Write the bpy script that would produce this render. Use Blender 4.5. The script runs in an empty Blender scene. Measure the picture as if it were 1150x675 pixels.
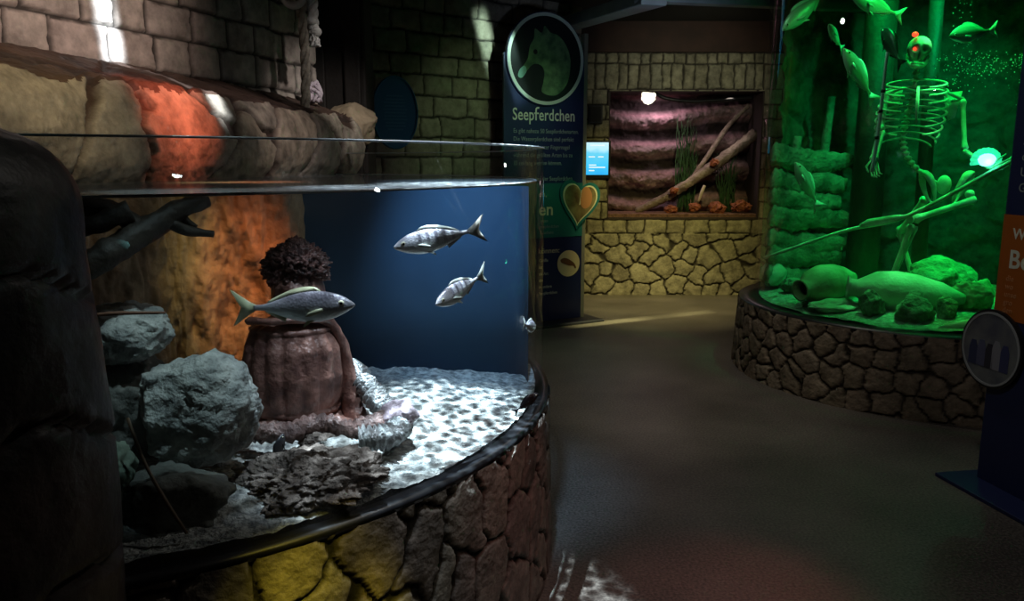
import bpy, bmesh, math, random
import numpy as np
from mathutils import Vector, Matrix, Quaternion, noise

PI = math.pi
rnd = random.Random(7)
SC = bpy.context.scene
COL = SC.collection
V = Vector

# ------------------------------------------------------------------ helpers
def link(name, me, m=None, parent=None, smooth=True):
    o = bpy.data.objects.new(name, me)
    COL.objects.link(o)
    if m is not None:
        for mm in (m if isinstance(m, (list, tuple)) else [m]):
            me.materials.append(mm)
    if smooth:
        me.polygons.foreach_set('use_smooth', [True] * len(me.polygons))
    if parent is not None:
        o.parent = parent
    return o

def mesh(name, vf):
    v, f = vf
    me = bpy.data.meshes.new(name)
    me.from_pydata([tuple(p) for p in v], [], f)
    me.validate(); me.update()
    bm = bmesh.new(); bm.from_mesh(me)
    bmesh.ops.recalc_face_normals(bm, faces=bm.faces)
    bm.to_mesh(me); bm.free()
    return me

def obj(name, vf, m=None, parent=None, smooth=True):
    return link(name, mesh(name, vf), m, parent, smooth)

def tag(o, label=None, cat=None, group=None, kind=None):
    if label: o['label'] = label
    if cat: o['category'] = cat
    if group: o['group'] = group
    if kind: o['kind'] = kind
    return o

def thing(name, label, cat, loc=(0, 0, 0), rot=None, group=None):
    o = bpy.data.objects.new(name, None)
    COL.objects.link(o)
    o.empty_display_size = .05
    o.location = loc
    if rot is not None:
        o.rotation_mode = 'QUATERNION'
        o.rotation_quaternion = rot
    return tag(o, label, cat, group)

def dup(root, label, loc, rot=None, scale=None, group=None):
    r = root.copy(); COL.objects.link(r)
    r.location = loc
    r['label'] = label
    if group: r['group'] = group
    if rot is not None: r.rotation_quaternion = rot
    if scale is not None: r.scale = (scale,) * 3
    for ch in list(root.children):
        c = ch.copy(); COL.objects.link(c); c.parent = r
        for g in ch.children:
            d = g.copy(); COL.objects.link(d); d.parent = c
    return r

def merge(*parts):
    vs, fs = [], []
    for v, f in parts:
        n = len(vs)
        vs += [tuple(p) for p in v]
        fs += [tuple(i + n for i in q) for q in f]
    return vs, fs

def xf(vf, M):
    return [tuple(M @ V(p)) for p in vf[0]], vf[1]

def box(sx, sy, sz, c=(0, 0, 0), bev=0.0):
    bm = bmesh.new()
    bmesh.ops.create_cube(bm, size=1)
    for v in bm.verts:
        v.co = V((v.co.x * sx, v.co.y * sy, v.co.z * sz))
    if bev:
        bmesh.ops.bevel(bm, geom=bm.edges[:], offset=bev, segments=2, profile=.6, affect='EDGES')
    bm.verts.index_update()
    r = [tuple(v.co + V(c)) for v in bm.verts], [tuple(v.index for v in f.verts) for f in bm.faces]
    bm.free()
    return r

def ico(sub):
    bm = bmesh.new()
    bmesh.ops.create_icosphere(bm, subdivisions=sub, radius=1)
    bm.verts.index_update()
    r = [v.co.copy() for v in bm.verts], [tuple(v.index for v in f.verts) for f in bm.faces]
    bm.free()
    return r

def ball(r, c=(0, 0, 0), sub=2):
    if not isinstance(r, (tuple, list)): r = (r, r, r)
    v, f = ico(sub)
    return [(p.x * r[0] + c[0], p.y * r[1] + c[1], p.z * r[2] + c[2]) for p in v], f

def rock(r, seed, sub=5, rough=.22, fine=.03, facets=9, cut=.62):
    """a boulder: sphere cut by random planes, then broken up by noise"""
    rg = random.Random(seed)
    off = V((rg.uniform(-50, 50), rg.uniform(-50, 50), rg.uniform(-50, 50)))
    planes = []
    for _ in range(facets):
        d = V((rg.gauss(0, 1), rg.gauss(0, 1), rg.gauss(0, 1))).normalized()
        planes.append((d, rg.uniform(cut, .95)))
    v, f = ico(sub)
    out = []
    for p in v:
        k = 1.0
        for d, h in planes:
            dd = p.dot(d)
            if dd > 1e-4: k = min(k, h / dd)
        q = p * k
        n1 = noise.fractal(q * 1.6 + off, 1.0, 2.0, 3)
        n2 = noise.fractal(q * 7 + off, .9, 2.1, 4)
        n3 = noise.noise(q * 16 + off)
        q = q * (1 + rough * n1 + fine * n2 - fine * .9 * max(0, n3))
        out.append((q.x * r[0], q.y * r[1], q.z * r[2]))
    return out, f

def smooth_path(pts, n):
    """Catmull-Rom through pts; every point may carry extra values (radius)"""
    P = [np.array(p, float) for p in pts]
    P = [2 * P[0] - P[1]] + P + [2 * P[-1] - P[-2]]
    out = []
    for i in range(1, len(P) - 2):
        for k in range(n):
            t = k / n
            a, b, c, d = P[i - 1], P[i], P[i + 1], P[i + 2]
            out.append(.5 * ((2 * b) + (c - a) * t + (2 * a - 5 * b + 4 * c - d) * t * t + (3 * b - a - 3 * c + d) * t ** 3))
    out.append(P[-2])
    return out

def tube(pts, r, seg=10, cap=True, rough=0.0, seed=0, flat=1.0):
    """sweep: pts (x,y,z) or (x,y,z,r)"""
    P = [V(p[:3]) for p in pts]
    R = [(p[3] if len(p) > 3 else r) for p in pts]
    n = len(P)
    vs, fs = [], []
    t0 = (P[1] - P[0]).normalized()
    up = V((0, 0, 1)) if abs(t0.z) < .9 else V((1, 0, 0))
    x = t0.cross(up).normalized()
    for i in range(n):
        t = (P[min(i + 1, n - 1)] - P[max(i - 1, 0)]).normalized()
        x = (x - t * x.dot(t)).normalized()
        y = t.cross(x)
        for k in range(seg):
            a = 2 * PI * k / seg
            d = x * math.cos(a) + y * math.sin(a) * flat
            rr = R[i]
            if rough:
                rr *= 1 + rough * noise.noise(V((P[i].x * 30 + seed, P[i].y * 30 + k * 1.7, P[i].z * 30)))
            vs.append(tuple(P[i] + d * rr))
    for i in range(n - 1):
        for k in range(seg):
            a, b = i * seg + k, i * seg + (k + 1) % seg
            fs.append((a, b, b + seg, a + seg))
    if cap:
        fs.append(tuple(range(seg - 1, -1, -1)))
        fs.append(tuple((n - 1) * seg + k for k in range(seg)))
    return vs, fs

def lathe(prof, seg=48, a0=0, a1=2 * PI):
    """prof: (r, z) list; full turn closes on itself"""
    full = abs(a1 - a0 - 2 * PI) < 1e-6
    na = seg if full else seg + 1
    vs, fs = [], []
    for k in range(na):
        a = a0 + (a1 - a0) * k / seg
        for r, z in prof:
            vs.append((r * math.cos(a), r * math.sin(a), z))
    m = len(prof)
    for k in range(seg):
        k2 = (k + 1) % na
        for i in range(m - 1):
            fs.append((k * m + i, k2 * m + i, k2 * m + i + 1, k * m + i + 1))
    return vs, fs

def ring_solid(r0, r1, z0, z1, seg, a0, a1):
    """a closed band between two radii and two heights over an arc"""
    prof = [(r0, z0), (r1, z0), (r1, z1), (r0, z1), (r0, z0)]
    vs, fs = lathe(prof, seg, a0, a1)
    full = abs(a1 - a0 - 2 * PI) < 1e-6
    if not full:
        fs = fs + [(0, 1, 2, 3), (seg * 5 + 3, seg * 5 + 2, seg * 5 + 1, seg * 5)]
    return vs, fs

def prism(outline, y0, y1):
    """outline in the local x-z plane pushed from y0 to y1"""
    n = len(outline)
    vs = [(x, y0, z) for x, z in outline] + [(x, y1, z) for x, z in outline]
    fs = [tuple(range(n)), tuple(range(2 * n - 1, n - 1, -1))]
    for i in range(n):
        j = (i + 1) % n
        fs.append((i, i + n, j + n, j))
    return vs, fs

# ---- numpy noise and masonry
def _hash(ix, iy, seed):
    n = (ix.astype(np.int64) * 374761393 + iy.astype(np.int64) * 668265263 + seed * 974634777) & 0x7fffffff
    n = ((n ^ (n >> 13)) * 1274126177) & 0x7fffffff
    n = n ^ (n >> 16)
    return (n & 0xffff) / 65535.0

def vnoise(u, v, seed):
    iu, iv = np.floor(u), np.floor(v)
    fu, fv = u - iu, v - iv
    fu = fu * fu * (3 - 2 * fu); fv = fv * fv * (3 - 2 * fv)
    a = _hash(iu, iv, seed); b = _hash(iu + 1, iv, seed)
    c = _hash(iu, iv + 1, seed); d = _hash(iu + 1, iv + 1, seed)
    return (a * (1 - fu) + b * fu) * (1 - fv) + (c * (1 - fu) + d * fu) * fv

def fbm(u, v, seed, oct=4):
    s = 0; a = .5
    for k in range(oct):
        s = s + a * (vnoise(u * 2 ** k, v * 2 ** k, seed + k) - .5)
        a *= .5
    return s

def sstep(x, a, b):
    t = np.clip((x - a) / (b - a), 0, 1)
    return t * t * (3 - 2 * t)

def rubble(u, v, c, seed, aspect=1.0, joint=.16):
    """rough polygonal stones: (height 0..1, random per stone)"""
    uu = u / c + .22 * fbm(u / c * 2.2, v / c * 2.2, seed + 5) * 2
    vv = v / (c * aspect) + .22 * fbm(u / c * 2.2 + 9, v / c * 2.2, seed + 6) * 2
    iu, iv = np.floor(uu), np.floor(vv)
    f1 = np.full(u.shape, 9.0); f2 = f1.copy(); idr = np.zeros(u.shape)
    for a in (-2, -1, 0, 1, 2):
        for b in (-2, -1, 0, 1, 2):
            cx = iu + a; cy = iv + b
            px = cx + .08 + .84 * _hash(cx, cy, seed); py = cy + .08 + .84 * _hash(cx, cy, seed + 1)
            d = np.hypot(px - uu, py - vv)
            h = _hash(cx, cy, seed + 2)
            near = d < f1
            f2 = np.where(near, f1, np.minimum(f2, d))
            idr = np.where(near, h, idr)
            f1 = np.where(near, d, f1)
    e = f2 - f1
    m = sstep(e, .04, joint * .6 + .04)
    h = m * (.82 + .18 * sstep(e, .1, .6))
    return h, idr, m

def blocks(u, v, rows, wmin, wmax, seed, joint=.012):
    """hand-cut block courses: rows are course heights from v = 0 up"""
    uu = u + .02 * fbm(u * 9, v * 9, seed + 3) * 2
    vv = v + .018 * fbm(u * 7, v * 7 + 5, seed + 4) * 2
    edges = np.concatenate([[0], np.cumsum(rows)])
    r = np.clip(np.searchsorted(edges, vv, side='right') - 1, 0, len(rows) - 1)
    dv = np.minimum(vv - edges[r], edges[r + 1] - vv)
    du = np.zeros(u.shape); idr = np.zeros(u.shape)
    U = float(u.max()) + .5
    for k in range(len(rows)):
        rg = random.Random(seed * 100 + k)
        cuts = [-.3 - rg.uniform(0, wmax)]
        while cuts[-1] < U + wmax: cuts.append(cuts[-1] + rg.uniform(wmin, wmax))
        cuts = np.array(cuts)
        tints = np.array([rg.random() for _ in cuts])
        s = r == k
        j = np.clip(np.searchsorted(cuts, uu[s], side='right') - 1, 0, len(cuts) - 2)
        du[s] = np.minimum(uu[s] - cuts[j], cuts[j + 1] - uu[s]); idr[s] = tints[j]
    d = np.minimum(du, dv)
    m = sstep(d, joint * .35, joint * 1.1)
    h = m * (.8 + .2 * sstep(d, joint, joint * 4))
    return h, idr, m

def relief(name, P, U, W, nu, nv, hf, amp, m, parent=None, keep=None):
    """a stone face: P(u,v) gives points and outward normals, hf the relief"""
    u, v = np.meshgrid(np.linspace(0, U, nu), np.linspace(0, W, nv), indexing='ij')
    h, idr, mask = hf(u, v)
    pos, nor = P(u, v)
    p = pos + nor * (h * amp)[..., None]
    i = np.arange((nu - 1) * (nv - 1))
    a = (i // (nv - 1)) * nv + i % (nv - 1)
    f = np.stack([a, a + nv, a + nv + 1, a + 1], 1)
    if keep is not None:
        uc = ((u[:-1, :-1] + u[1:, 1:]) / 2).ravel(); vc = ((v[:-1, :-1] + v[1:, 1:]) / 2).ravel()
        f = f[keep(uc, vc)]
    me = bpy.data.meshes.new(name)
    me.from_pydata(p.reshape(-1, 3).tolist(), [], f.tolist())
    at = me.color_attributes.new('Stone', 'FLOAT_COLOR', 'POINT')
    c = np.stack([mask, idr, fbm(u * 6, v * 6, 77) + .5, np.ones_like(h)], -1).reshape(-1, 4)
    at.data.foreach_set('color', c.ravel().astype(np.float32))
    me.update()
    return link(name, me, m, parent)

def polyline(pts):
    P = np.array(pts, float)
    s = np.concatenate([[0], np.cumsum(np.hypot(*np.diff(P, axis=0).T))])
    def f(u):
        x = np.interp(u, s, P[:, 0]); y = np.interp(u, s, P[:, 1])
        e = .05
        dx = np.interp(np.clip(u + e, 0, s[-1]), s, P[:, 0]) - np.interp(np.clip(u - e, 0, s[-1]), s, P[:, 0])
        dy = np.interp(np.clip(u + e, 0, s[-1]), s, P[:, 1]) - np.interp(np.clip(u - e, 0, s[-1]), s, P[:, 1])
        l = np.hypot(dx, dy)
        return x, y, dy / l, -dx / l          # normal to the right of travel
    return f, s[-1]

def wall_P(pts, z0):
    f, L = polyline(pts)
    def P(u, v):
        x, y, nx, ny = f(u)
        return np.stack([x, y, z0 + v], -1), np.stack([nx, ny, np.zeros_like(nx)], -1)
    return P, L

def arc_P(cx, cy, r0, r1, a0, z0, H):
    def P(u, v):
        a = a0 + u / r0
        r = r0 + (r1 - r0) * v / H
        return (np.stack([cx + r * np.cos(a), cy + r * np.sin(a), z0 + v], -1),
                np.stack([np.cos(a), np.sin(a), np.zeros_like(a)], -1))
    return P

# ---- materials
def newmat(name):
    m = bpy.data.materials.new(name); m.use_nodes = True
    nt = m.node_tree
    return m, nt, nt.nodes, nt.links

def plain(name, col, rough=.5, metal=0.0, spec=.5, emit=None, estr=0.0, var=0.0, vscale=8.0, bump=0.0, bscale=40.0, col2=None, trans=0.0, sss=0.0):
    m, nt, N, L = newmat(name)
    b = N['Principled BSDF']
    b.inputs['Roughness'].default_value = rough
    b.inputs['Metallic'].default_value = metal
    b.inputs['Specular IOR Level'].default_value = spec
    b.inputs['Base Color'].default_value = (*col, 1)
    if sss:
        b.inputs['Subsurface Weight'].default_value = sss
        b.inputs['Subsurface Radius'].default_value = (.02, .02, .02)
    tc = N.new('ShaderNodeTexCoord')
    if var or col2:
        n = N.new('ShaderNodeTexNoise'); n.inputs['Scale'].default_value = vscale; n.inputs['Detail'].default_value = 5
        L.new(tc.outputs['Object'], n.inputs['Vector'])
        r = N.new('ShaderNodeValToRGB')
        c2 = col2 or tuple(c * (1 - var) for c in col)
        r.color_ramp.elements[0].color = (*c2, 1); r.color_ramp.elements[1].color = (*col, 1)
        r.color_ramp.elements[0].position = .35; r.color_ramp.elements[1].position = .65
        L.new(n.outputs['Fac'], r.inputs['Fac']); L.new(r.outputs['Color'], b.inputs['Base Color'])
    if bump:
        n2 = N.new('ShaderNodeTexNoise'); n2.inputs['Scale'].default_value = bscale; n2.inputs['Detail'].default_value = 6
        L.new(tc.outputs['Object'], n2.inputs['Vector'])
        bp = N.new('ShaderNodeBump'); bp.inputs['Strength'].default_value = bump; bp.inputs['Distance'].default_value = .01 if bump < .95 else .022
        L.new(n2.outputs['Fac'], bp.inputs['Height']); L.new(bp.outputs['Normal'], b.inputs['Normal'])
    if emit:
        b.inputs['Emission Color'].default_value = (*emit, 1); b.inputs['Emission Strength'].default_value = estr
    return m

def stone(name, cols, mortar, rough=.85, bump=.5, bscale=45, spec=.3, lo=.55):
    m, nt, N, L = newmat(name)
    b = N['Principled BSDF']; b.inputs['Roughness'].default_value = rough; b.inputs['Specular IOR Level'].default_value = spec
    at = N.new('ShaderNodeAttribute'); at.attribute_name = 'Stone'
    sp = N.new('ShaderNodeSeparateColor'); L.new(at.outputs['Color'], sp.inputs['Color'])
    r = N.new('ShaderNodeValToRGB')
    els = r.color_ramp.elements
    while len(els) < len(cols): els.new(.5)
    for i, c in enumerate(cols):
        els[i].position = i / (len(cols) - 1); els[i].color = (*c, 1)
    L.new(sp.outputs['Green'], r.inputs['Fac'])
    tc = N.new('ShaderNodeTexCoord')
    n = N.new('ShaderNodeTexNoise'); n.inputs['Scale'].default_value = 11; n.inputs['Detail'].default_value = 7; n.inputs['Roughness'].default_value = .65
    L.new(tc.outputs['Object'], n.inputs['Vector'])
    mr = N.new('ShaderNodeMapRange'); mr.inputs['From Min'].default_value = .3; mr.inputs['From Max'].default_value = .7
    mr.inputs['To Min'].default_value = lo; mr.inputs['To Max'].default_value = 1.25
    L.new(n.outputs['Fac'], mr.inputs['Value'])
    mul = N.new('ShaderNodeMix'); mul.data_type = 'RGBA'; mul.blend_type = 'MULTIPLY'; mul.inputs[0].default_value = 1
    L.new(r.outputs['Color'], mul.inputs[6]); L.new(mr.outputs['Result'], mul.inputs[7])
    mx = N.new('ShaderNodeMix'); mx.data_type = 'RGBA'
    mx.inputs[6].default_value = (*mortar, 1)
    L.new(sp.outputs['Red'], mx.inputs[0]); L.new(mul.outputs[2], mx.inputs[7])
    L.new(mx.outputs[2], b.inputs['Base Color'])
    n2 = N.new('ShaderNodeTexNoise'); n2.inputs['Scale'].default_value = bscale; n2.inputs['Detail'].default_value = 8
    L.new(tc.outputs['Object'], n2.inputs['Vector'])
    bp = N.new('ShaderNodeBump'); bp.inputs['Strength'].default_value = bump; bp.inputs['Distance'].default_value = .012
    L.new(n2.outputs['Fac'], bp.inputs['Height']); L.new(bp.outputs['Normal'], b.inputs['Normal'])
    return m

def clear(name, tint, refl=.02, edge=.5, rough=0.0, sheen=0.0, sheencol=(.8, .9, 1), power=5.0, bump=0.0):
    """clear sheet: passes light straight through, mirrors at grazing angles, optional painted-in pale film"""
    m, nt, N, L = newmat(name)
    N.remove(N['Principled BSDF'])
    out = N['Material Output']
    t = N.new('ShaderNodeBsdfTransparent'); t.inputs['Color'].default_value = (*tint, 1)
    g = N.new('ShaderNodeBsdfGlossy'); g.inputs['Roughness'].default_value = rough
    lw = N.new('ShaderNodeLayerWeight'); lw.inputs['Blend'].default_value = .5
    pw = N.new('ShaderNodeMath'); pw.operation = 'POWER'; pw.inputs[1].default_value = power
    L.new(lw.outputs['Facing'], pw.inputs[0])
    ma = N.new('ShaderNodeMath'); ma.operation = 'MULTIPLY_ADD'; ma.inputs[1].default_value = edge; ma.inputs[2].default_value = refl
    L.new(pw.outputs[0], ma.inputs[0])
    mx = N.new('ShaderNodeMixShader')
    L.new(ma.outputs[0], mx.inputs['Fac']); L.new(t.outputs[0], mx.inputs[1]); L.new(g.outputs[0], mx.inputs[2])
    last = mx
    if sheen:
        d = N.new('ShaderNodeBsdfDiffuse'); d.inputs['Color'].default_value = (*sheencol, 1)
        m2 = N.new('ShaderNodeMixShader'); m2.inputs['Fac'].default_value = sheen
        L.new(mx.outputs[0], m2.inputs[1]); L.new(d.outputs[0], m2.inputs[2]); last = m2
    if bump:
        tc = N.new('ShaderNodeTexCoord')
        n = N.new('ShaderNodeTexNoise'); n.inputs['Scale'].default_value = 9; n.inputs['Detail'].default_value = 3
        L.new(tc.outputs['Object'], n.inputs['Vector'])
        bp = N.new('ShaderNodeBump'); bp.inputs['Strength'].default_value = bump; bp.inputs['Distance'].default_value = .02
        L.new(n.outputs['Fac'], bp.inputs['Height']); L.new(bp.outputs['Normal'], g.inputs['Normal'])
    L.new(last.outputs[0], out.inputs['Surface'])
    return m

def fishmat(name, back, flank, belly, stripe=None, nstripe=9.0, rough=.32):
    m, nt, N, L = newmat(name)
    b = N['Principled BSDF']; b.inputs['Roughness'].default_value = rough; b.inputs['Metallic'].default_value = .15
    tc = N.new('ShaderNodeTexCoord'); sx = N.new('ShaderNodeSeparateXYZ'); L.new(tc.outputs['Object'], sx.inputs[0])
    r = N.new('ShaderNodeValToRGB')
    mr = N.new('ShaderNodeMapRange'); mr.inputs['From Min'].default_value = -.15; mr.inputs['From Max'].default_value = .15
    L.new(sx.outputs['Z'], mr.inputs['Value']); L.new(mr.outputs['Result'], r.inputs['Fac'])
    e = r.color_ramp.elements; e.new(.5)
    for k, (p, c) in enumerate([(.3, belly), (.52, flank), (.74, back)]):
        e[k].position = p; e[k].color = (*c, 1)
    col = r.outputs['Color']
    if stripe:
        w = N.new('ShaderNodeTexWave'); w.wave_type = 'BANDS'; w.bands_direction = 'X'
        w.inputs['Scale'].default_value = nstripe / 6.28 * 2; w.inputs['Distortion'].default_value = 1.2; w.inputs['Detail'].default_value = 1
        L.new(tc.outputs['Object'], w.inputs['Vector'])
        st = N.new('ShaderNodeMath'); st.operation = 'MULTIPLY'
        up = N.new('ShaderNodeMapRange'); up.inputs['From Min'].default_value = -.06; up.inputs['From Max'].default_value = .03
        L.new(sx.outputs['Z'], up.inputs['Value'])
        th = N.new('ShaderNodeMapRange'); th.inputs['From Min'].default_value = .5; th.inputs['From Max'].default_value = .8; th.inputs['To Max'].default_value = .8
        L.new(w.outputs['Fac'], th.inputs['Value'])
        L.new(th.outputs['Result'], st.inputs[0]); L.new(up.outputs['Result'], st.inputs[1])
        fr = N.new('ShaderNodeMapRange'); fr.inputs['From Min'].default_value = .30; fr.inputs['From Max'].default_value = .24
        L.new(sx.outputs['X'], fr.inputs['Value'])
        s2 = N.new('ShaderNodeMath'); s2.operation = 'MULTIPLY'; L.new(st.outputs[0], s2.inputs[0]); L.new(fr.outputs['Result'], s2.inputs[1])
        mx = N.new('ShaderNodeMix'); mx.data_type = 'RGBA'; mx.inputs[7].default_value = (*stripe, 1)
        L.new(s2.outputs[0], mx.inputs[0]); L.new(col, mx.inputs[6]); col = mx.outputs[2]
    L.new(col, b.inputs['Base Color'])
    v = N.new('ShaderNodeTexVoronoi'); v.inputs['Scale'].default_value = 45; L.new(tc.outputs['Object'], v.inputs['Vector'])
    bp = N.new('ShaderNodeBump'); bp.inputs['Strength'].default_value = .25; bp.inputs['Distance'].default_value = .004
    L.new(v.outputs['Distance'], bp.inputs['Height']); L.new(bp.outputs['Normal'], b.inputs['Normal'])
    return m

def look(d, up=(0, 0, 1)):
    """rotation that points local +X along d with local Z near up"""
    x = V(d).normalized(); z = V(up); y = z.cross(x).normalized(); z = x.cross(y)
    return Matrix((x, y, z)).transposed().to_quaternion()

def lamp(name, kind, loc, energy, col, target=None, size=.1, angle=40, blend=.5, gobo=None, roll=0.0, along=None):
    l = bpy.data.lights.new(name, kind)
    l.energy = energy; l.color = col
    if kind == 'AREA': l.shape = 'DISK'; l.size = size; l.spread = math.radians(angle) if angle != 40 else PI
    else: l.shadow_soft_size = size
    if kind == 'SPOT': l.spot_size = math.radians(angle); l.spot_blend = blend
    o = bpy.data.objects.new(name, l); COL.objects.link(o); o.location = loc
    if target is not None:
        q = (V(target) - V(loc)).to_track_quat('-Z', 'Y')
        if along is not None:
            z = (V(loc) - V(target)).normalized(); x = V(along).cross(z).normalized(); y = z.cross(x)
            q = Matrix((x, y, z)).transposed().to_quaternion()
        o.rotation_mode = 'QUATERNION'; o.rotation_quaternion = q @ Quaternion((0, 0, 1), roll)
    if gobo:
        l.use_nodes = True
        N, L = l.node_tree.nodes, l.node_tree.links
        em = N['Emission']
        tc = N.new('ShaderNodeTexCoord'); sx = N.new('ShaderNodeSeparateXYZ'); L.new(tc.outputs['Normal'], sx.inputs[0])
        ab = N.new('ShaderNodeMath'); ab.operation = 'ABSOLUTE'; L.new(sx.outputs['Z'], ab.inputs[0])
        dx = N.new('ShaderNodeMath'); dx.operation = 'DIVIDE'; L.new(sx.outputs['X'], dx.inputs[0]); L.new(ab.outputs[0], dx.inputs[1])
        dy = N.new('ShaderNodeMath'); dy.operation = 'DIVIDE'; L.new(sx.outputs['Y'], dy.inputs[0]); L.new(ab.outputs[0], dy.inputs[1])
        cb = N.new('ShaderNodeCombineXYZ'); L.new(dx.outputs[0], cb.inputs['X']); L.new(dy.outputs[0], cb.inputs['Y'])
        kindg, p = gobo
        if kindg == 'caustic':
            nz = N.new('ShaderNodeTexNoise'); nz.inputs['Scale'].default_value = p['scale'] * .6; L.new(cb.outputs[0], nz.inputs['Vector'])
            ad = N.new('ShaderNodeVectorMath'); ad.operation = 'MULTIPLY_ADD'; ad.inputs[1].default_value = (.9 / p['scale'],) * 3
            L.new(nz.outputs['Color'], ad.inputs[0]); L.new(cb.outputs[0], ad.inputs[2])
            vo = N.new('ShaderNodeTexVoronoi'); vo.feature = 'SMOOTH_F1'; vo.inputs['Scale'].default_value = p['scale']; vo.inputs['Smoothness'].default_value = .25
            L.new(ad.outputs[0], vo.inputs['Vector'])
            pw = N.new('ShaderNodeMath'); pw.operation = 'POWER'; pw.inputs[1].default_value = p.get('pow', 3.0); L.new(vo.outputs['Distance'], pw.inputs[0])
            mm = N.new('ShaderNodeMath'); mm.operation = 'MULTIPLY_ADD'; mm.inputs[1].default_value = p.get('gain', 3.0); mm.inputs[2].default_value = p.get('base', .35)
            L.new(pw.outputs[0], mm.inputs[0]); L.new(mm.outputs[0], em.inputs['Strength'])
        else:                                        # a soft-edged slit, broken along its length
            a = N.new('ShaderNodeMath'); a.operation = 'ABSOLUTE'; L.new(dx.outputs[0], a.inputs[0])
            mr = N.new('ShaderNodeMapRange'); mr.interpolation_type = 'SMOOTHSTEP'
            mr.inputs['From Min'].default_value = p['w']; mr.inputs['From Max'].default_value = p['w'] * .35
            L.new(a.outputs[0], mr.inputs['Value'])
            nz = N.new('ShaderNodeTexNoise'); nz.inputs['Scale'].default_value = p.get('scale', 6); L.new(cb.outputs[0], nz.inputs['Vector'])
            m2 = N.new('ShaderNodeMapRange'); m2.inputs['From Min'].default_value = .38; m2.inputs['From Max'].default_value = .6
            m2.inputs['To Min'].default_value = .12; L.new(nz.outputs['Fac'], m2.inputs['Value'])
            mu = N.new('ShaderNodeMath'); mu.operation = 'MULTIPLY'; L.new(mr.outputs['Result'], mu.inputs[0]); L.new(m2.outputs['Result'], mu.inputs[1])
            L.new(mu.outputs[0], em.inputs['Strength'])
    return o

def text(name, body, size, M, m, parent, ext=.001, bold=0.0, align='LEFT'):
    c = bpy.data.curves.new(name, 'FONT'); c.body = body; c.size = size; c.extrude = ext; c.offset = bold; c.align_x = align; c.space_character = 1.04
    c.resolution_u = 3
    o = bpy.data.objects.new(name, c); COL.objects.link(o)
    bpy.context.view_layer.update()
    me = bpy.data.meshes.new_from_object(o.evaluated_get(bpy.context.evaluated_depsgraph_get()))
    bpy.data.objects.remove(o); me.transform(M)
    return link(name, me, m, parent, smooth=False)

def struct(o, name=None):
    o['kind'] = 'structure'
    return o

# ------------------------------------------------------------------ camera
cam = bpy.data.cameras.new('camera'); co = bpy.data.objects.new('camera', cam); COL.objects.link(co)
co.location = (0, 0, 1.5); co.rotation_euler = (math.radians(80), 0, 0)
cam.sensor_fit = 'HORIZONTAL'; cam.sensor_width = 36; cam.lens = 880 / 1150 * 36; cam.clip_start = .05
SC.camera = co
SC.view_settings.view_transform = 'Standard'; SC.view_settings.look = 'None'
SC.view_settings.exposure = 0; SC.view_settings.gamma = 1; SC.view_settings.use_curve_mapping = False
SC.cycles.transparent_max_bounces = 24
SC.cycles.max_bounces = 6; SC.cycles.diffuse_bounces = 3; SC.cycles.glossy_bounces = 3
SC.cycles.caustics_reflective = False; SC.cycles.caustics_refractive = False
SC.cycles.sample_clamp_indirect = 3
SC.cycles.use_denoising = True
w = bpy.data.worlds.new('world'); SC.world = w; w.use_nodes = True
w.node_tree.nodes['Background'].inputs[0].default_value = (.55, .75, .8, 1)
w.node_tree.nodes['Background'].inputs[1].default_value = .012

# ------------------------------------------------------------------ shared materials
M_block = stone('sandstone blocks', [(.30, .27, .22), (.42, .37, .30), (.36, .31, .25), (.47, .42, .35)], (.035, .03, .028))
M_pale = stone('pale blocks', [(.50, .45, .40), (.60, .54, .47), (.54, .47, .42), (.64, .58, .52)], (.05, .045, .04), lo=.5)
M_rubble = stone('field stones', [(.16, .14, .12), (.26, .23, .19), (.21, .17, .15), (.30, .27, .22)], (.02, .018, .016), bump=1, bscale=34, lo=.4)
M_back = stone('yellow stones', [(.34, .31, .22), (.42, .39, .28), (.30, .27, .20), (.38, .36, .27)], (.04, .035, .028), bump=1, bscale=34, lo=.4)
M_ledge = stone('ledge boulders', [(.45, .38, .28), (.5, .42, .32), (.40, .36, .30), (.52, .45, .36)], (.07, .045, .035), bump=1, bscale=24, rough=.55, lo=.32)
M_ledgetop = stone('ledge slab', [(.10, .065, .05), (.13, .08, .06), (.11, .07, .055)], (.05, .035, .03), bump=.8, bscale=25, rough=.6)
M_pillar = stone('dark pillar rock', [(.07, .05, .045), (.09, .06, .05), (.06, .05, .045)], (.02, .015, .015), bump=.7, bscale=18, rough=.55)
M_black = plain('black rubber', (.012, .012, .014), .35)
M_wood = plain('dark timber', (.020, .016, .013), .7, var=.5, vscale=6, bump=.4, bscale=25)
M_ceil = plain('black ceiling', (.012, .012, .012), .9)
M_fascia = plain('stained fascia board', (.055, .022, .016), .7, var=.4, vscale=5)
M_beam = plain('screen-lit grey steel', (.22, .27, .31), .5, var=.25, vscale=4)  # bluish base colour takes in the light of the screens
M_rock = plain('grey limestone', (.62, .62, .58), .85, col2=(.30, .31, .30), vscale=16, bump=1, bscale=38)
M_rockd = plain('dark limestone', (.20, .20, .18), .85, col2=(.10, .10, .09), vscale=9, bump=.9, bscale=35)
M_coral = plain('encrusted rubble', (.26, .21, .18), .85, col2=(.10, .075, .06), vscale=22, bump=1, bscale=60)
M_drift = plain('black driftwood', (.045, .035, .025), .6, var=.5, vscale=10, bump=.6, bscale=40)
M_acryl = clear('clear acrylic', (.985, .99, .99), refl=.02, edge=.32)
M_edge = plain('pale lit edge', (.55, .62, .66), .15, spec=.8)  # polished rim edge and water's edge; pale colour stands in for caught light
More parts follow.
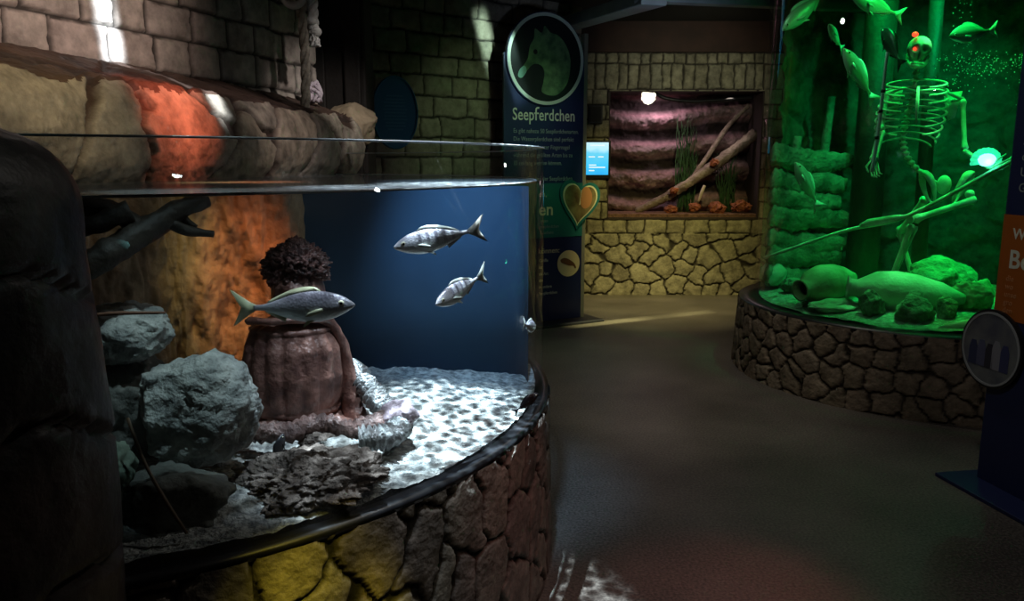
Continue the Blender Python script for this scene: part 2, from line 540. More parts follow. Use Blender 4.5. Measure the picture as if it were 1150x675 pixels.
M_watertop = clear('water surface', (.80, .88, .92), refl=.03, edge=.75, rough=.04, sheen=.09, sheencol=(.75, .85, .92), power=4, bump=.12)  # diffuse share paints the sheen of lit water into the surface
M_water = clear('blue water', (.95, .98, 1.0), refl=0.0, edge=0.0)
M_greenwater = clear('green water', (.55, 1.0, .78), refl=0.0, edge=0.0)
M_navy = plain('navy board', (.012, .022, .095), .45)
M_teal = plain('teal print', (.02, .16, .16), .45)
M_white = plain('white print', (.72, .78, .66), .5)
M_textdim = plain('grey print', (.30, .36, .36), .5)
M_cream = plain('cream print', (.80, .76, .50), .5)
M_bone = plain('old bone', (.55, .56, .42), .6, var=.45, vscale=12, bump=.5, bscale=40)
M_eye = plain('fish eye', (.008, .008, .01), .1)
M_iris = plain('fish iris', (.75, .7, .5), .25)

# ------------------------------------------------------------------ room shell
def floor_mat():
    m, nt, N, L = newmat('dark speckled floor')
    b = N['Principled BSDF']; b.inputs['Roughness'].default_value = .42; b.inputs['Specular IOR Level'].default_value = .45
    tc = N.new('ShaderNodeTexCoord')
    n = N.new('ShaderNodeTexNoise'); n.inputs['Scale'].default_value = 90; n.inputs['Detail'].default_value = 3
    L.new(tc.outputs['Object'], n.inputs['Vector'])
    n1 = N.new('ShaderNodeTexNoise'); n1.inputs['Scale'].default_value = 1.3; n1.inputs['Detail'].default_value = 4
    L.new(tc.outputs['Object'], n1.inputs['Vector'])
    r = N.new('ShaderNodeValToRGB'); e = r.color_ramp.elements
    e[0].position = .38; e[0].color = (.05, .045, .04, 1); e[1].position = .62; e[1].color = (.20, .18, .16, 1)
    ad = N.new('ShaderNodeMix'); ad.data_type = 'FLOAT'; ad.inputs[0].default_value = .45
    L.new(n.outputs['Fac'], ad.inputs[2]); L.new(n1.outputs['Fac'], ad.inputs[3])
    L.new(ad.outputs[0], r.inputs['Fac']); L.new(r.outputs['Color'], b.inputs['Base Color'])
    bp = N.new('ShaderNodeBump'); bp.inputs['Strength'].default_value = .35; bp.inputs['Distance'].default_value = .004
    L.new(n.outputs['Fac'], bp.inputs['Height']); L.new(bp.outputs['Normal'], b.inputs['Normal'])
    return m
struct(obj('floor', box(9, 13, .1, (1.5, 3.5, -.05)), floor_mat(), smooth=False))
struct(obj('ceiling', box(9, 13, .1, (1.5, 3.5, 3.05)), M_ceil, smooth=False))

# left wall of pale blocks above the ledge
P, Ln = wall_P([(-2.66, .82), (-1.27, 4.7), (-1.20, 4.9)], 0)
def hf(u, v):
    h, i, m = blocks(u, v, [.30] * 6 + [.1] + [.165, .155, .16, .15, .165, .16, .15], .15, .30, 11)
    return h + .35 * fbm(u * 14, v * 14, 3), i, m
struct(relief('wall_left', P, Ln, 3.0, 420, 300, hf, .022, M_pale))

# wall behind the tank, running back to the window wall
P, Ln = wall_P([(-1.9, 5.85), (.66, 8.08), (.70, 8.95)], 0)
def hf(u, v):
    h, i, m = blocks(u, v, [.175, .16, .18, .17] * 5, .20, .40, 23)
    return h + .3 * fbm(u * 12, v * 12, 4), i, m
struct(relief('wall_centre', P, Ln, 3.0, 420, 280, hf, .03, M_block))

# window wall
WX0, WX1, WZ0, WZ1, WY = 1.07, 2.775, .875, 2.275, 8.9
P, Ln = wall_P([(.72, WY), (4.9, WY)], 0)
def hf(u, v):
    h1, i1, m1 = rubble(u, v, .21, 31, aspect=.9, joint=.14)
    h2, i2, m2 = blocks(u, v - .70, [.17, .19, .16, .2, .18, .17, .2, .16, .17, .28, .11, .3], .17, .30, 33)
    h3, i3, m3 = blocks(u, v - 2.29, [.27, .12, .5], .10, .15, 35)
    lo = v < .70; hi = v > 2.29
    h = np.where(lo, h1, np.where(hi, h3, h2)); i = np.where(lo, i1, np.where(hi, i3, i2)); m = np.where(lo, m1, np.where(hi, m3, m2))
    return h + .3 * fbm(u * 12, v * 12, 6), i, m
struct(relief('wall_back', P, Ln, 2.68, 420, 270, hf, .035, M_back,
              keep=lambda u, v: ~((u + .72 > WX0) & (u + .72 < WX1) & (v > WZ0) & (v < WZ1))))
struct(obj('trim_1', box(4.2, .06, .36, (2.8, WY - .03, 2.86), .01), M_fascia, smooth=False))

# ceiling beams
def bar(p0, p1, wd, ht):
    a, b = V(p0), V(p1)
    Mx = Matrix.Translation((a + b) / 2) @ look(b - a).to_matrix().to_4x4()
    return xf(box((b - a).length, wd, ht, (0, 0, 0), .01), Mx)
struct(obj('trim_2', bar((.35, 8.6, 2.86), (1.02, 5.9, 2.66), .20, .10), M_beam, smooth=False))
struct(obj('trim_3', bar((.90, 5.95, 2.70), (3.6, 6.9, 2.78), .10, .12), M_beam, smooth=False))

# side and rear shell so that the place is closed
struct(obj('wall_right', box(.1, 13, 3, (4.95, 3.5, 1.5)), M_ceil, smooth=False))
struct(obj('wall_front', box(9, .1, 3, (1.5, -2.9, 1.5)), M_ceil, smooth=False))

# timber post between the two walls
o = obj('pillar', merge(box(.40, .3, 1.75, (-1.12, 5.25, 2.12), .015), box(.10, .05, 1.75, (-1.0, 5.09, 2.12), .01), box(.10, .05, 1.75, (-1.22, 5.09, 2.12), .01)), M_wood, smooth=False)
struct(o)

# ------------------------------------------------------------------ stone ledge behind the tank
P0, LL = polyline([(-1.60, 1.45), (-1.42, 2.3), (-1.27, 3.0), (-1.08, 4.1), (-.98, 4.75), (-1.05, 5.1)])
prof = np.array([(-.50, 1.905), (-.30, 1.86), (0.0, 1.755), (.055, 1.68), (.075, 1.59), (.06, 1.50), (.01, 1.42), (-.04, 1.30), (-.04, 1.15)])
ps = np.concatenate([[0], np.cumsum(np.hypot(*np.diff(prof, axis=0).T))])
def ledge_P(u, v):
    x, y, nx, ny = P0(u)
    off = np.interp(v, ps, prof[:, 0]); z = np.interp(v, ps, prof[:, 1])
    e = .03
    do = np.interp(v + e, ps, prof[:, 0]) - np.interp(v - e, ps, prof[:, 0]); dz = np.interp(v + e, ps, prof[:, 1]) - np.interp(v - e, ps, prof[:, 1])
    l = np.hypot(do, dz); no = -dz / l; nz = do / l
    return np.stack([x + nx * off, y + ny * off, z], -1), np.stack([nx * no, ny * no, nz], -1)
def hf_ledge(u, v):
    h, i, m = rubble(u + .25 * v, v - .5, .40, 42, aspect=1.5, joint=.10)
    top = v < ps[2] + .01 + .09 * fbm(u * 4, v * 4, 8)
    i = np.where(top, .05 * i, i); h = np.where(top, .15 + .25 * h, h)
    return h + 1.0 * fbm(u * 6, v * 6, 9) + .35 * fbm(u * 30, v * 30, 19, 3), i, m
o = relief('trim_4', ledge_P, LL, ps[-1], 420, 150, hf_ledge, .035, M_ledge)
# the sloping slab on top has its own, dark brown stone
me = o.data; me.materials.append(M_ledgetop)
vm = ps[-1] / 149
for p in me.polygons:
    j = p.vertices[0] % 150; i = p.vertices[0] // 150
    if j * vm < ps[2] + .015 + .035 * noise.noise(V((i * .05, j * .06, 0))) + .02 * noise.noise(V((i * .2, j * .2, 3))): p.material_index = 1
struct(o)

o = obj('boulder', rock((.19, .15, .13), 5, 5, .12, .02), plain('tan boulder', (.50, .40, .27), .75, var=.35, vscale=9, bump=.7, bscale=25))
o.location = (-.98, 4.98, 1.73)
tag(o, 'large tan rounded boulder on the end of the stone ledge before the blue oval sign', 'boulder')

# ------------------------------------------------------------------ the round open tank
CX, CY, CR = -1.507, 2.973, 1.626
A0, A1 = math.radians(-72), math.radians(78)
tank = thing('aquarium', 'large round open aquarium on a low stone drum, water lit white and blue', 'aquarium', (CX, CY, 0))
def local(o, root):
    o.location = V(o.location) - V(root.location); return o
P = arc_P(0, 0, 1.65, 1.635, A0, 0, .632)
def hf(u, v):
    h, i, m = rubble(u, v, .15, 52, aspect=1.35, joint=.12)
    return h + .35 * fbm(u * 14, v * 14, 12), i, m
relief('stone_base', P, 1.65 * (A1 - A0), .632, 640, 110, hf, .020, M_rubble, tank)
obj('rim', merge(ring_solid(1.598, 1.648, .628, .648, 96, A0, A1)), M_black, tank)
obj('acrylic_wall', ring_solid(1.600, 1.626, .64, 1.55, 128, A0, A1), M_acryl, tank)
obj('top_edge', ring_solid(1.599, 1.627, 1.548, 1.5525, 128, A0, A1), M_edge, tank)

# gravel
na, nr = 420, 300
aa, rr = np.meshgrid(np.linspace(A0 - .25, A1, na), np.linspace(.25, 1.597, nr), indexing='ij')
gx, gy = rr * np.cos(aa), rr * np.sin(aa)
gz = .662 + .045 * sstep(1.6 - rr, 0, .5) + .03 * fbm(gx * 3, gy * 3, 91) + .022 * fbm(gx * 16, gy * 16, 92, 3) + .012 * fbm(gx * 50, gy * 50, 95, 3)
i = np.arange((na - 1) * (nr - 1)); a = (i // (nr - 1)) * nr + i % (nr - 1)
me = bpy.data.meshes.new('gravel_bed')
me.from_pydata(np.stack([gx, gy, gz], -1).reshape(-1, 3).tolist(), [], np.stack([a, a + nr, a + nr + 1, a + 1], 1).tolist()); me.update()
M_gravel = plain('white coral sand', (.74, .74, .70), .8, col2=(.20, .21, .21), vscale=42, bump=1.0, bscale=90)
g = link('gravel_bed', me, M_gravel, tank); g['kind'] = 'stuff'

# water body: a solid between the sand and the surface
prof = [(.3, .60), (1.597, .60), (1.597, 1.435), (.3, 1.435), (.3, .60)]
o = obj('water', lathe(prof, 96, A0, A1), [M_water, M_watertop], tank, smooth=False)
for p in o.data.polygons:
    if p.center.z > 1.43: p.material_index = 1
# pale ring standing in for the lit edge of the water at the acrylic
obj('lit_waterline', ring_solid(1.590, 1.599, 1.431, 1.437, 128, A0, A1), M_edge, tank)

# underwater rear: rock face, then a panel painted with the water's scattered blue light
P, LL = wall_P([(-1.55 - CX, 2.0 - CY), (-1.22 - CX, 2.72 - CY), (-1.0 - CX, 2.86 - CY), (-.86 - CX, 2.92 - CY), (-.83 - CX, 3.06 - CY)], .60)
def hf(u, v):
    f = fbm(u * 9 + .6 * fbm(u * 3, v * 3, 60), v * 2.2, 61, 5)
    h = .5 + 1.3 * f + .5 * fbm(u * 30, v * 9, 64, 3)
    return h, np.clip(.5 + f, 0, 1), np.ones_like(u)
M_face = stone('streaked rock face', [(.16, .09, .05), (.30, .19, .11), (.42, .31, .19), (.22, .15, .09)], (.05, .03, .02), bump=.9, bscale=30, rough=.7)
relief('rock_face', P, LL, .81, 260, 200, hf, .10, M_face, tank)
def backpanel():
    pts = [(-1.10, 3.02), (-.86, 2.99), (-.6, 2.985), (-.35, 3.0), (-.12, 3.04), (.0, 3.06), (.045, 3.03), (.062, 2.96)]
    P = [np.array(p) for p in smooth_path(pts, 8)]
    n = len(P); vs = []; fs = []
    for p in P:
        for off in (0, .03):
            for z in (.6, 1.41): vs.append((p[0] - CX, p[1] + off - CY, z))
    for k in range(n - 1):
        b = 4 * k
        fs += [(b, b + 4, b + 5, b + 1), (b + 2, b + 3, b + 7, b + 6), (b + 1, b + 5, b + 7, b + 3), (b, b + 2, b + 6, b + 4)]
    fs += [(0, 1, 3, 2), (4 * n - 4, 4 * n - 2, 4 * n - 1, 4 * n - 3)]
    return vs, fs
obj('scatter_panel', backpanel(), plain('scattered blue panel', (.045, .105, .185), .9, var=.25, vscale=2.0), tank)  # blue base colour stands in for light scattered in the water

# rocks in the tank
def place_rock(name, label, loc, r, seed, m, rz=0, **k):
    o = obj(name, rock(r, seed, **k), m); o.location = loc; o.rotation_euler = (0, 0, rz)
    return tag(o, label, 'rock')
place_rock('rock', 'largest pale grey pitted rock leaning in the front of the round tank', (-.815, 1.93, .885), (.165, .13, .155), 21, M_rock, rough=.12, fine=.07, cut=.7)
place_rock('rock', 'pale grey pitted rock high behind the largest rock, by the dark pillar', (-1.03, 2.03, 1.06), (.125, .10, .085), 22, M_rock, rough=.2, fine=.07)
place_rock('rock', 'dark squat rock at the bottom of the tank under the largest pale rock', (-.80, 1.74, .715), (.13, .10, .10), 23, M_rockd, fine=.06)
place_rock('rock', 'small greenish rock beside the dark pillar, left of the largest pale rock', (-.935, 1.72, .80), (.06, .06, .075), 24, plain('greenish limestone', (.28, .36, .28), .85, col2=(.14, .18, .14), vscale=10, bump=.9, bscale=35), fine=.06)
place_rock('rock', 'dark upright rock carrying the high pale rock beside the pillar', (-1.04, 2.06, .83), (.13, .12, .20), 25, M_rockd, fine=.06)
place_rock('coral_rubble', 'low brown mound of crusted coral rubble at the front of the white sand', (-.52, 1.90, .685), (.20, .135, .085), 26, M_coral, rough=.3, fine=.16, sub=6)

# sunken statue: encrusted head, ribbed torso
st = thing('sunken_statue', 'sunken brown statue with crusted hair and ribbed round torso on white sand', 'statue', (-.67, 2.34, .69))
hair_v = rock((.100, .085, .075), 31, 6, .15, .20, cut=.9)
o = obj('hair', hair_v, plain('red brown crust', (.26, .11, .09), .4, col2=(.05, .02, .018), vscale=60, bump=1, bscale=110, spec=.8), st); o.location = (.02, 0, .50)
head = ball((.080, .082, .105), sub=4)
hv = []
for p in head[0]:
    p = V(p); q = V((p.x / .08, p.y / .082, p.z / .105))
    f = max(0, -q.y)
    d = 0
    d += .022 * math.exp(-((q.x) ** 2 / .02 + (q.z + .12) ** 2 / .07)) * f        # nose
    d += .010 * math.exp(-((q.z - .28) ** 2 / .02)) * f                             # brow
    for s in (-1, 1): d -= .014 * math.exp(-((q.x - s * .38) ** 2 / .03 + (q.z - .08) ** 2 / .025)) * f
    d += .007 * math.exp(-((q.x) ** 2 / .09 + (q.z + .55) ** 2 / .008)) * f         # lips
    d -= .005 * math.exp(-((q.x) ** 2 / .07 + (q.z + .48) ** 2 / .002)) * f
    n = noise.noise(p * 50) * .003
    hv.append((p.x, p.y - d + n, p.z))
M_stat = plain('weathered brown stone', (.38, .19, .15), .42, col2=(.12, .05, .04), vscale=16, bump=.9, bscale=45, spec=.8)
o = obj('head', (hv, head[1]), M_stat, st); o.location = (.025, -.005, .415)
tv, tf = [], []
nz_, ns = 60, 120
pr = [(0, .075), (.06, .12), (.2, .140), (.45, .150), (.7, .142), (.88, .115), (.96, .07), (1, .045)]
for k in range(nz_):
    t = k / (nz_ - 1)
    r0 = float(np.interp(t, [p[0] for p in pr], [p[1] for p in pr]))
    for s in range(ns):
        a = 2 * PI * s / ns
        rib = .014 * (abs(math.sin(a * 8)) ** .7 - .5) * math.sin(PI * t) ** .5
        band = .008 * (1 if abs(t - .1) < .03 or abs(t - .88) < .03 else 0)
        r = r0 + rib + band + .006 * noise.noise(V((math.cos(a) * 4, math.sin(a) * 4, t * 5)))
        tv.append((r * math.cos(a), .88 * r * math.sin(a), .03 + .33 * t))
for k in range(nz_ - 1):
    for s in range(ns):
        a, b = k * ns + s, k * ns + (s + 1) % ns
        tf.append((a, b, b + ns, a + ns))
tf += [tuple(range(ns)), tuple(range((nz_ - 1) * ns, nz_ * ns))]
obj('torso', (tv, tf), M_stat, st)
obj('shoulder_drape', tube(smooth_path([(-.11, -.05, .345, .02), (-.03, -.10, .352, .018), (.06, -.08, .355, .02), (.115, -.02, .335, .026), (.15, .02, .22, .03), (.165, .02, .08, .04), (.2, -.01, .0, .05)], 8), .02, 14, rough=.3, flat=.6), M_stat, st)
obj('plinth', xf(rock((.19, .15, .07), 33, 5, .2, .08), Matrix.Translation((0, 0, .02))), M_stat, st)

M_rope = plain('slimy pale rope', (.34, .36, .36), .35, col2=(.12, .10, .10), vscale=25, bump=1, bscale=50, spec=.8)
def coil(pts, n=10, r=.022, tw=130, amp=.25):
    pp = smooth_path([(*p, r) for p in pts], n)
    out = []
    for k, p in enumerate(pp): out.append((p[0], p[1], p[2], r * (1 + amp * math.sin(k * 2.1))))
    return tube(out, r, 12, rough=.25)
o = obj('hose', coil([(-.52, 2.42, .86), (-.46, 2.36, .82), (-.40, 2.30, .775), (-.36, 2.26, .745), (-.33, 2.20, .735), (-.36, 2.12, .735), (-.43, 2.10, .735)], 14, .033), M_rope)
tag(o, 'thick pale ribbed hose sloping down from the statue onto the sand', 'hose')
o = obj('rope', coil([(-.80, 2.14, .76), (-.72, 2.08, .765), (-.63, 2.10, .755), (-.55, 2.16, .76), (-.47, 2.15, .745), (-.40, 2.20, .745), (-.34, 2.30, .745)], 12, .028, amp=.18), plain('crusted brown rope', (.26, .15, .13), .4, col2=(.09, .05, .045), vscale=25, bump=1, bscale=50, spec=.7))
tag(o, 'thick crusted brown rope lying around the foot of the statue', 'rope')
o = obj('shell', rock((.068, .055, .05), 35, 5, .12, .05), plain('mauve shell', (.34, .27, .30), .5, col2=(.15, .11, .13), vscale=16, bump=.8, bscale=40)); o.location = (-.335, 2.24, .755)
tag(o, 'rounded mauve shell lying on white sand beside the ribbed hose', 'shell')
o = obj('small_rock', rock((.05, .04, .03), 36, 5, .3, .08), M_coral); o.location = (-.55, 2.12, .72)
tag(o, 'small dark brown stone lying in front of the statue foot', 'rock')
o = obj('small_rock', rock((.065, .05, .035), 37, 5, .3, .08), M_rock); o.location = (-.47, 2.07, .715)
tag(o, 'small pale stone on the sand in front of the brown rope', 'rock')

# driftwood
rt = obj('driftwood', merge(
    tube(smooth_path([(-1.12, 1.88, 1.215, .034), (-1.02, 1.92, 1.265, .036), (-.96, 1.98, 1.31, .034), (-.90, 2.05, 1.36, .03), (-.82, 2.12, 1.405, .022)], 8), .03, 12, rough=.3),
    tube(smooth_path([(-.94, 2.0, 1.325, .026), (-1.00, 1.98, 1.375, .024), (-1.09, 1.95, 1.40, .026), (-1.2, 1.93, 1.41, .024)], 8), .02, 10, rough=.3),
    tube(smooth_path([(-.96, 1.98, 1.38, .028), (-1.03, 1.94, 1.35, .024), (-1.12, 1.90, 1.325, .022)], 8), .02, 10, rough=.3),
    tube(smooth_path([(-.905, 2.04, 1.355, .018), (-.86, 2.06, 1.325, .015), (-.80, 2.10, 1.31, .009)], 8), .02, 10, rough=.3),
    tube(smooth_path([(-.88, 2.07, 1.37, .014), (-.86, 2.08, 1.345, .010), (-.84, 2.09, 1.33, .006)], 6), .02, 8)), M_drift)
tag(rt, 'dark branching driftwood root under the water surface beside the pillar', 'driftwood')
o = obj('twig', tube(smooth_path([(-1.0, 1.80, 1.145, .004), (-.93, 1.80, 1.152, .005), (-.82, 1.82, 1.150, .003)], 6), .004, 6), plain('reddish twig', (.22, .10, .06), .6))
tag(o, 'thin reddish twig lying level across the high pale rock', 'twig')
o = obj('twig', tube(smooth_path([(-.87, 1.70, .93, .004), (-.82, 1.66, .84, .004), (-.765, 1.63, .76, .005), (-.72, 1.62, .69, .004)], 6), .004, 6), plain('brown twig', (.16, .10, .06), .6))
tag(o, 'long thin brown twig slanting down over the dark squat rock', 'twig')

# ------------------------------------------------------------------ fish
def fish_body(prof, n=44, seg=28):
    xs = [p[0] for p in prof]
    vs, fs = [], []
    for k in range(n):
        t = k / (n - 1)
        t = t * t * (3 - 2 * t) * .35 + t * .65
        up = float(np.interp(t, xs, [p[1] for p in prof])); dn = float(np.interp(t, xs, [p[2] for p in prof])); wd = float(np.interp(t, xs, [p[3] for p in prof]))
        gill = .006 * math.exp(-((t - .235) / .012) ** 2)
        for s in range(seg):
            a = 2 * PI * s / seg
            c, sn = math.cos(a), math.sin(a)
            z = (up if sn > 0 else dn) * sn
            vs.append((.5 - t * .82, (wd + gill) * c * (1 - .12 * abs(sn)), z))
    for k in range(n - 1):
        for s in range(seg):
            a, b = k * seg + s, k * seg + (s + 1) % seg
            fs.append((a, b, b + seg, a + seg))
    fs += [tuple(range(seg)), tuple(range((n - 1) * seg, n * seg))]
    return vs, fs
def fin(outline, th=.004, axis='y'):
    return prism(outline, -th, th)
def resample(prof, m=40):
    xs = np.array([p[0] for p in prof]); T = np.linspace(0, 1, m)
    out = []
    P = np.array(prof)
    S = smooth_path(P, 8)
    return [tuple(s) for s in S]
PROF_SLIM = resample([(0, .006, .008, .005), (.04, .035, .032, .022), (.12, .075, .07, .045), (.24, .108, .108, .06), (.4, .122, .130, .065), (.58, .104, .115, .055), (.75, .062, .07, .035), (.9, .026, .028, .014), (1, .022, .022, .008)])
PROF_DEEP = resample([(0, .008, .01, .006), (.04, .05, .035, .026), (.12, .105, .075, .05), (.25, .155, .12, .068), (.4, .17, .15, .07), (.58, .14, .13, .058), (.76, .075, .075, .034), (.9, .032, .03, .014), (1, .028, .026, .008)])
def make_fish(name, label, prof, bm_, finm, loc, d, L, group, mouth=True, up=(0, 0, 1)):
    t = thing(name, label, 'fish', loc, look(d, up), group)
    t.scale = (L,) * 3
    obj('body', fish_body(prof), bm_, t)
    obj('tail_fin', fin([(-.30, .022), (-.36, .055), (-.47, .135), (-.50, .15), (-.455, .06), (-.425, .004), (-.455, -.06), (-.50, -.145), (-.47, -.13), (-.36, -.055), (-.30, -.02)], .0035), finm, t)
    hs = [p[1] for p in prof]; xs = [p[0] for p in prof]; ds = [p[2] for p in prof]
    top = lambda x: float(np.interp((.5 - x) / .82, xs, hs)); bot = lambda x: float(np.interp((.5 - x) / .82, xs, ds))
    X = np.linspace(.24, -.2, 16)
    obj('dorsal_fin', fin([(x, top(x) - .012) for x in X] + [(x - .01, top(x) + .035 * math.sin(PI * (k / 15) ** .7) ** .6 + .004) for k, x in reversed(list(enumerate(X)))], .003), finm, t)
    X = np.linspace(-.06, -.22, 8)
    obj('anal_fin', fin([(x, -bot(x) + .012) for x in X] + [(x - .012, -bot(x) - .035 * (1 - k / 8)) for k, x in reversed(list(enumerate(X)))], .003), finm, t)
    for s in (-1, 1):
        wd = .058
        q = prism([(0, .012), (-.05, .02), (-.12, .012), (-.15, -.008), (-.11, -.022), (-.04, -.018), (0, -.008)], -.002, .002)
        Mx = Matrix.Translation((.26, s * wd, -.02)) @ Matrix.Rotation(s * -.28, 4, 'Z') @ Matrix.Rotation(-.25, 4, 'Y')
        obj('pectoral_fin', xf(q, Mx), finm, t)
        q = prism([(0, 0), (-.06, -.03), (-.09, -.055), (-.10, -.045), (-.07, -.005)], -.002, .002)
        obj('pelvic_fin', xf(q, Matrix.Translation((.18, s * .028, -bot(.18) + .02)) @ Matrix.Rotation(s * .3, 4, 'X')), finm, t)
        ey = obj('eye', ball((.026, .010, .026), (.40, s * .040, .022), 2), M_iris, t)
        obj('pupil', ball((.015, .008, .015), (.401, s * .0455, .022), 2), M_eye, ey)
    if mouth:
        obj('mouth', tube([(.425, -.022, -.022), (.47, -.02, -.008), (.497, 0, -.002), (.47, .02, -.008), (.425, .022, -.022)], .0035, 6), M_eye, t)
    return t
M_f1 = fishmat('slate backed fish', (.22, .20, .24), (.36, .35, .38), (.72, .80, .82))
M_f2 = fishmat('striped silver fish', (.44, .42, .48), (.66, .66, .70), (.80, .84, .80), stripe=(.12, .11, .15), nstripe=11)
M_fin = plain('translucent fin', (.42, .44, .40), .4)
M_fing = plain('pale yellow fin', (.55, .55, .35), .4)
G1 = 'fish in the round tank'
make_fish('fish', 'slate backed fish with pale belly swimming past the statue head', PROF_SLIM, M_f1, M_fing, (-.565, 1.99, 1.133), (1, -.06, .04), .325, G1)
f2 = make_fish('fish', 'striped silver fish swimming level just under the surface, upper one of two', PROF_SLIM, M_f2, M_fin, (-.198, 2.16, 1.295), (-1, -.35, -.19), .265, G1)
dup(f2, 'striped silver fish turned towards the glass below the other striped fish', (-.142, 2.20, 1.148), look((-.62, -.85, -.30)), .235)
f4 = dup(f2, 'small silver fish at the tank edge showing its forked tail', (.058, 2.60, .955), look((.25, .9, -.25)), .17)
M_dark = fishmat('black fish', (.02, .02, .025), (.03, .03, .035), (.04, .04, .045))
f5 = make_fish('fish', 'small black fish just above the sand near the brown coral rubble', PROF_DEEP, M_dark, M_eye, (-.628, 2.0, .735), (.25, .3, .85), .10, G1, mouth=False)
dup(f5, 'small black fish over the sand against the far edge of the round tank', (.045, 2.46, .725), look((.8, .3, .55)), .105)

# ------------------------------------------------------------------ things round the tank
# foreground pillar of dark rock
pv, pf = [], []
nz_, ns = 110, 90
for k in range(nz_):
    t = k / (nz_ - 1)
    z = 1.575 * t if t < .9 else 1.4175 + (1.575 - 1.4175) * math.sin((t - .9) / .1 * PI / 2)
    r0 = .325 if t < .9 else .325 * max(.02, math.cos((t - .9) / .1 * PI / 2)) ** .5
    r0 -= .04 * t
    for s in range(ns):
        a = 2 * PI * s / ns
        c = V((math.cos(a), math.sin(a), z * 1.2))
        jl = abs(((z / .26 + .35 * noise.noise(c * 1.5)) % 1) - .5)
        r = r0 * (1 + .05 * noise.noise(c * 2.0) + .02 * noise.noise(c * 9)) - (.018 if jl > .465 else 0) * (1 if t < .9 else .3)
        pv.append((r * math.cos(a), r * math.sin(a), z))
for k in range(nz_ - 1):
    for s in range(ns):
        a, b = k * ns + s, k * ns + (s + 1) % ns
        pf.append((a, b, b + ns, a + ns))
pf += [tuple(range(ns)), tuple(range((nz_ - 1) * ns, nz_ * ns))]
o = obj('pillar', (pv, pf), plain('dark red brown rock', (.075, .05, .045), .5, col2=(.03, .022, .02), vscale=7, bump=.7, bscale=22))
o.location = (-1.04, 1.30, 0)
struct(o)

# hanging rope on a ring
M_hemp = plain('old hemp rope', (.36, .33, .27), .85, col2=(.18, .16, .13), vscale=30, bump=.8, bscale=80)
rp = thing('hanging_rope', 'old twisted rope hanging down to the ledge in front of the stone wall', 'rope', (-1.10, 4.28, 1.68))
for s in range(3):
    pts = []
    for k in range(130):
        t = k / 129; a = t * 34 + s * 2 * PI / 3
        wob = .012 * math.sin(t * 7)
        pts.append((wob + .013 * math.cos(a), .013 * math.sin(a), .08 + t * 1.25))
    obj('strand', tube(pts, .0135, 8), M_hemp, rp)
obj('frayed_end', merge(*[tube(smooth_path([(0, 0, .09), (.01 * math.cos(k), .01 * math.sin(k), .04), (.03 * math.cos(k * 2.4), .03 * math.sin(k * 2.4), .0)], 4), .005, 5) for k in range(9)]), M_hemp, rp)
rg = obj('ring', xf(lathe([(.050 + .018 * math.cos(a), .018 * math.sin(a)) for a in np.linspace(0, 2 * PI, 17)], 40), Matrix.Rotation(PI / 2 * .9, 4, 'X')), plain('white painted ring', (.45, .45, .43), .5))
rg.location = (-1.112, 4.20, 2.335)
tag(rg, 'thick white ring hanging around the rope high up by the wall corner', 'ring')
M_white_rope = plain('bleached rope', (.66, .66, .64), .85, col2=(.38, .38, .36), vscale=30, bump=.8, bscale=80)
wr = thing('rope_tassel', 'short bleached rope with knotted frayed end hanging before the timber post', 'rope', (-1.05, 4.33, 2.12))
for s in range(3):
    obj('strand', tube([(.015 * math.cos(k * .5 + s * 2.1), .015 * math.sin(k * .5 + s * 2.1), .10 + k * .012) for k in range(70)], .016, 8), M_white_rope, wr)
obj('knot', merge(*[ball((.032, .03, .028), (.012 * math.cos(k * 2), .012 * math.sin(k * 2), .06 + .028 * k), 2) for k in range(3)]), M_white_rope, wr)
rgx = random.Random(3)
obj('frayed_end', merge(*[tube([(rgx.uniform(-.02, .02), rgx.uniform(-.02, .02), .06), (rgx.uniform(-.03, .03), rgx.uniform(-.02, .02), .02), (rgx.uniform(-.035, .035), rgx.uniform(-.02, .02), -.015)], .006, 5) for k in range(22)]), M_white_rope, wr)
o = obj('cloth_scrap', merge(*[tube(smooth_path([(rgx.uniform(-.05, .05), rgx.uniform(-.03, .03), 0), (rgx.uniform(-.06, .06), rgx.uniform(-.03, .03), .05), (rgx.uniform(-.07, .03), rgx.uniform(-.03, .03), rgx.uniform(.06, .12))], 3), .010, 6) for k in range(16)]), plain('pale lilac scrap', (.62, .55, .62), .8))
o.location = (-1.14, 4.62, 1.84)
tag(o, 'pale lilac frayed scrap on the ledge at the foot of the timber post', 'cloth')

# blue oval board
ob = thing('oval_sign', 'dark blue oval board with faint text leaning on the wall behind the tank', 'sign', (-.86, 5.92, 1.86), Quaternion((0, 0, 1), math.atan2(.6, 1.0) * .75))
def ell(rx, rz, n=64): return [(rx * math.cos(2 * PI * k / n), rz * math.sin(2 * PI * k / n)) for k in range(n)]
obj('board', prism(ell(.175, .265), 0, .03), plain('blue board', (.03, .19, .38), .45), ob, smooth=False)
obj('rim', prism(ell(.175, .265), -.006, .0) if False else lathe([(1, 0)], 3) if False else merge(*[tube([(x, -.004, z) for x, z in ell(.168, .258)] + [(.168, -.004, 0)], .006, 6)]), plain('blue rim', (.03, .22, .42), .4), ob)
Rx = Matrix.Rotation(PI / 2, 4, 'X')
for k in range(11):
    obj('text_line', box(.20 * (1 - .25 * abs(k - 5) / 5) * (.8 + .2 * ((k * 7) % 5) / 4), .002, .010, (0, -.001, .12 - .024 * k)), plain('faint blue print', (.07, .28, .48), .5) if k == 0 else bpy.data.materials['faint blue print'], ob, smooth=False)

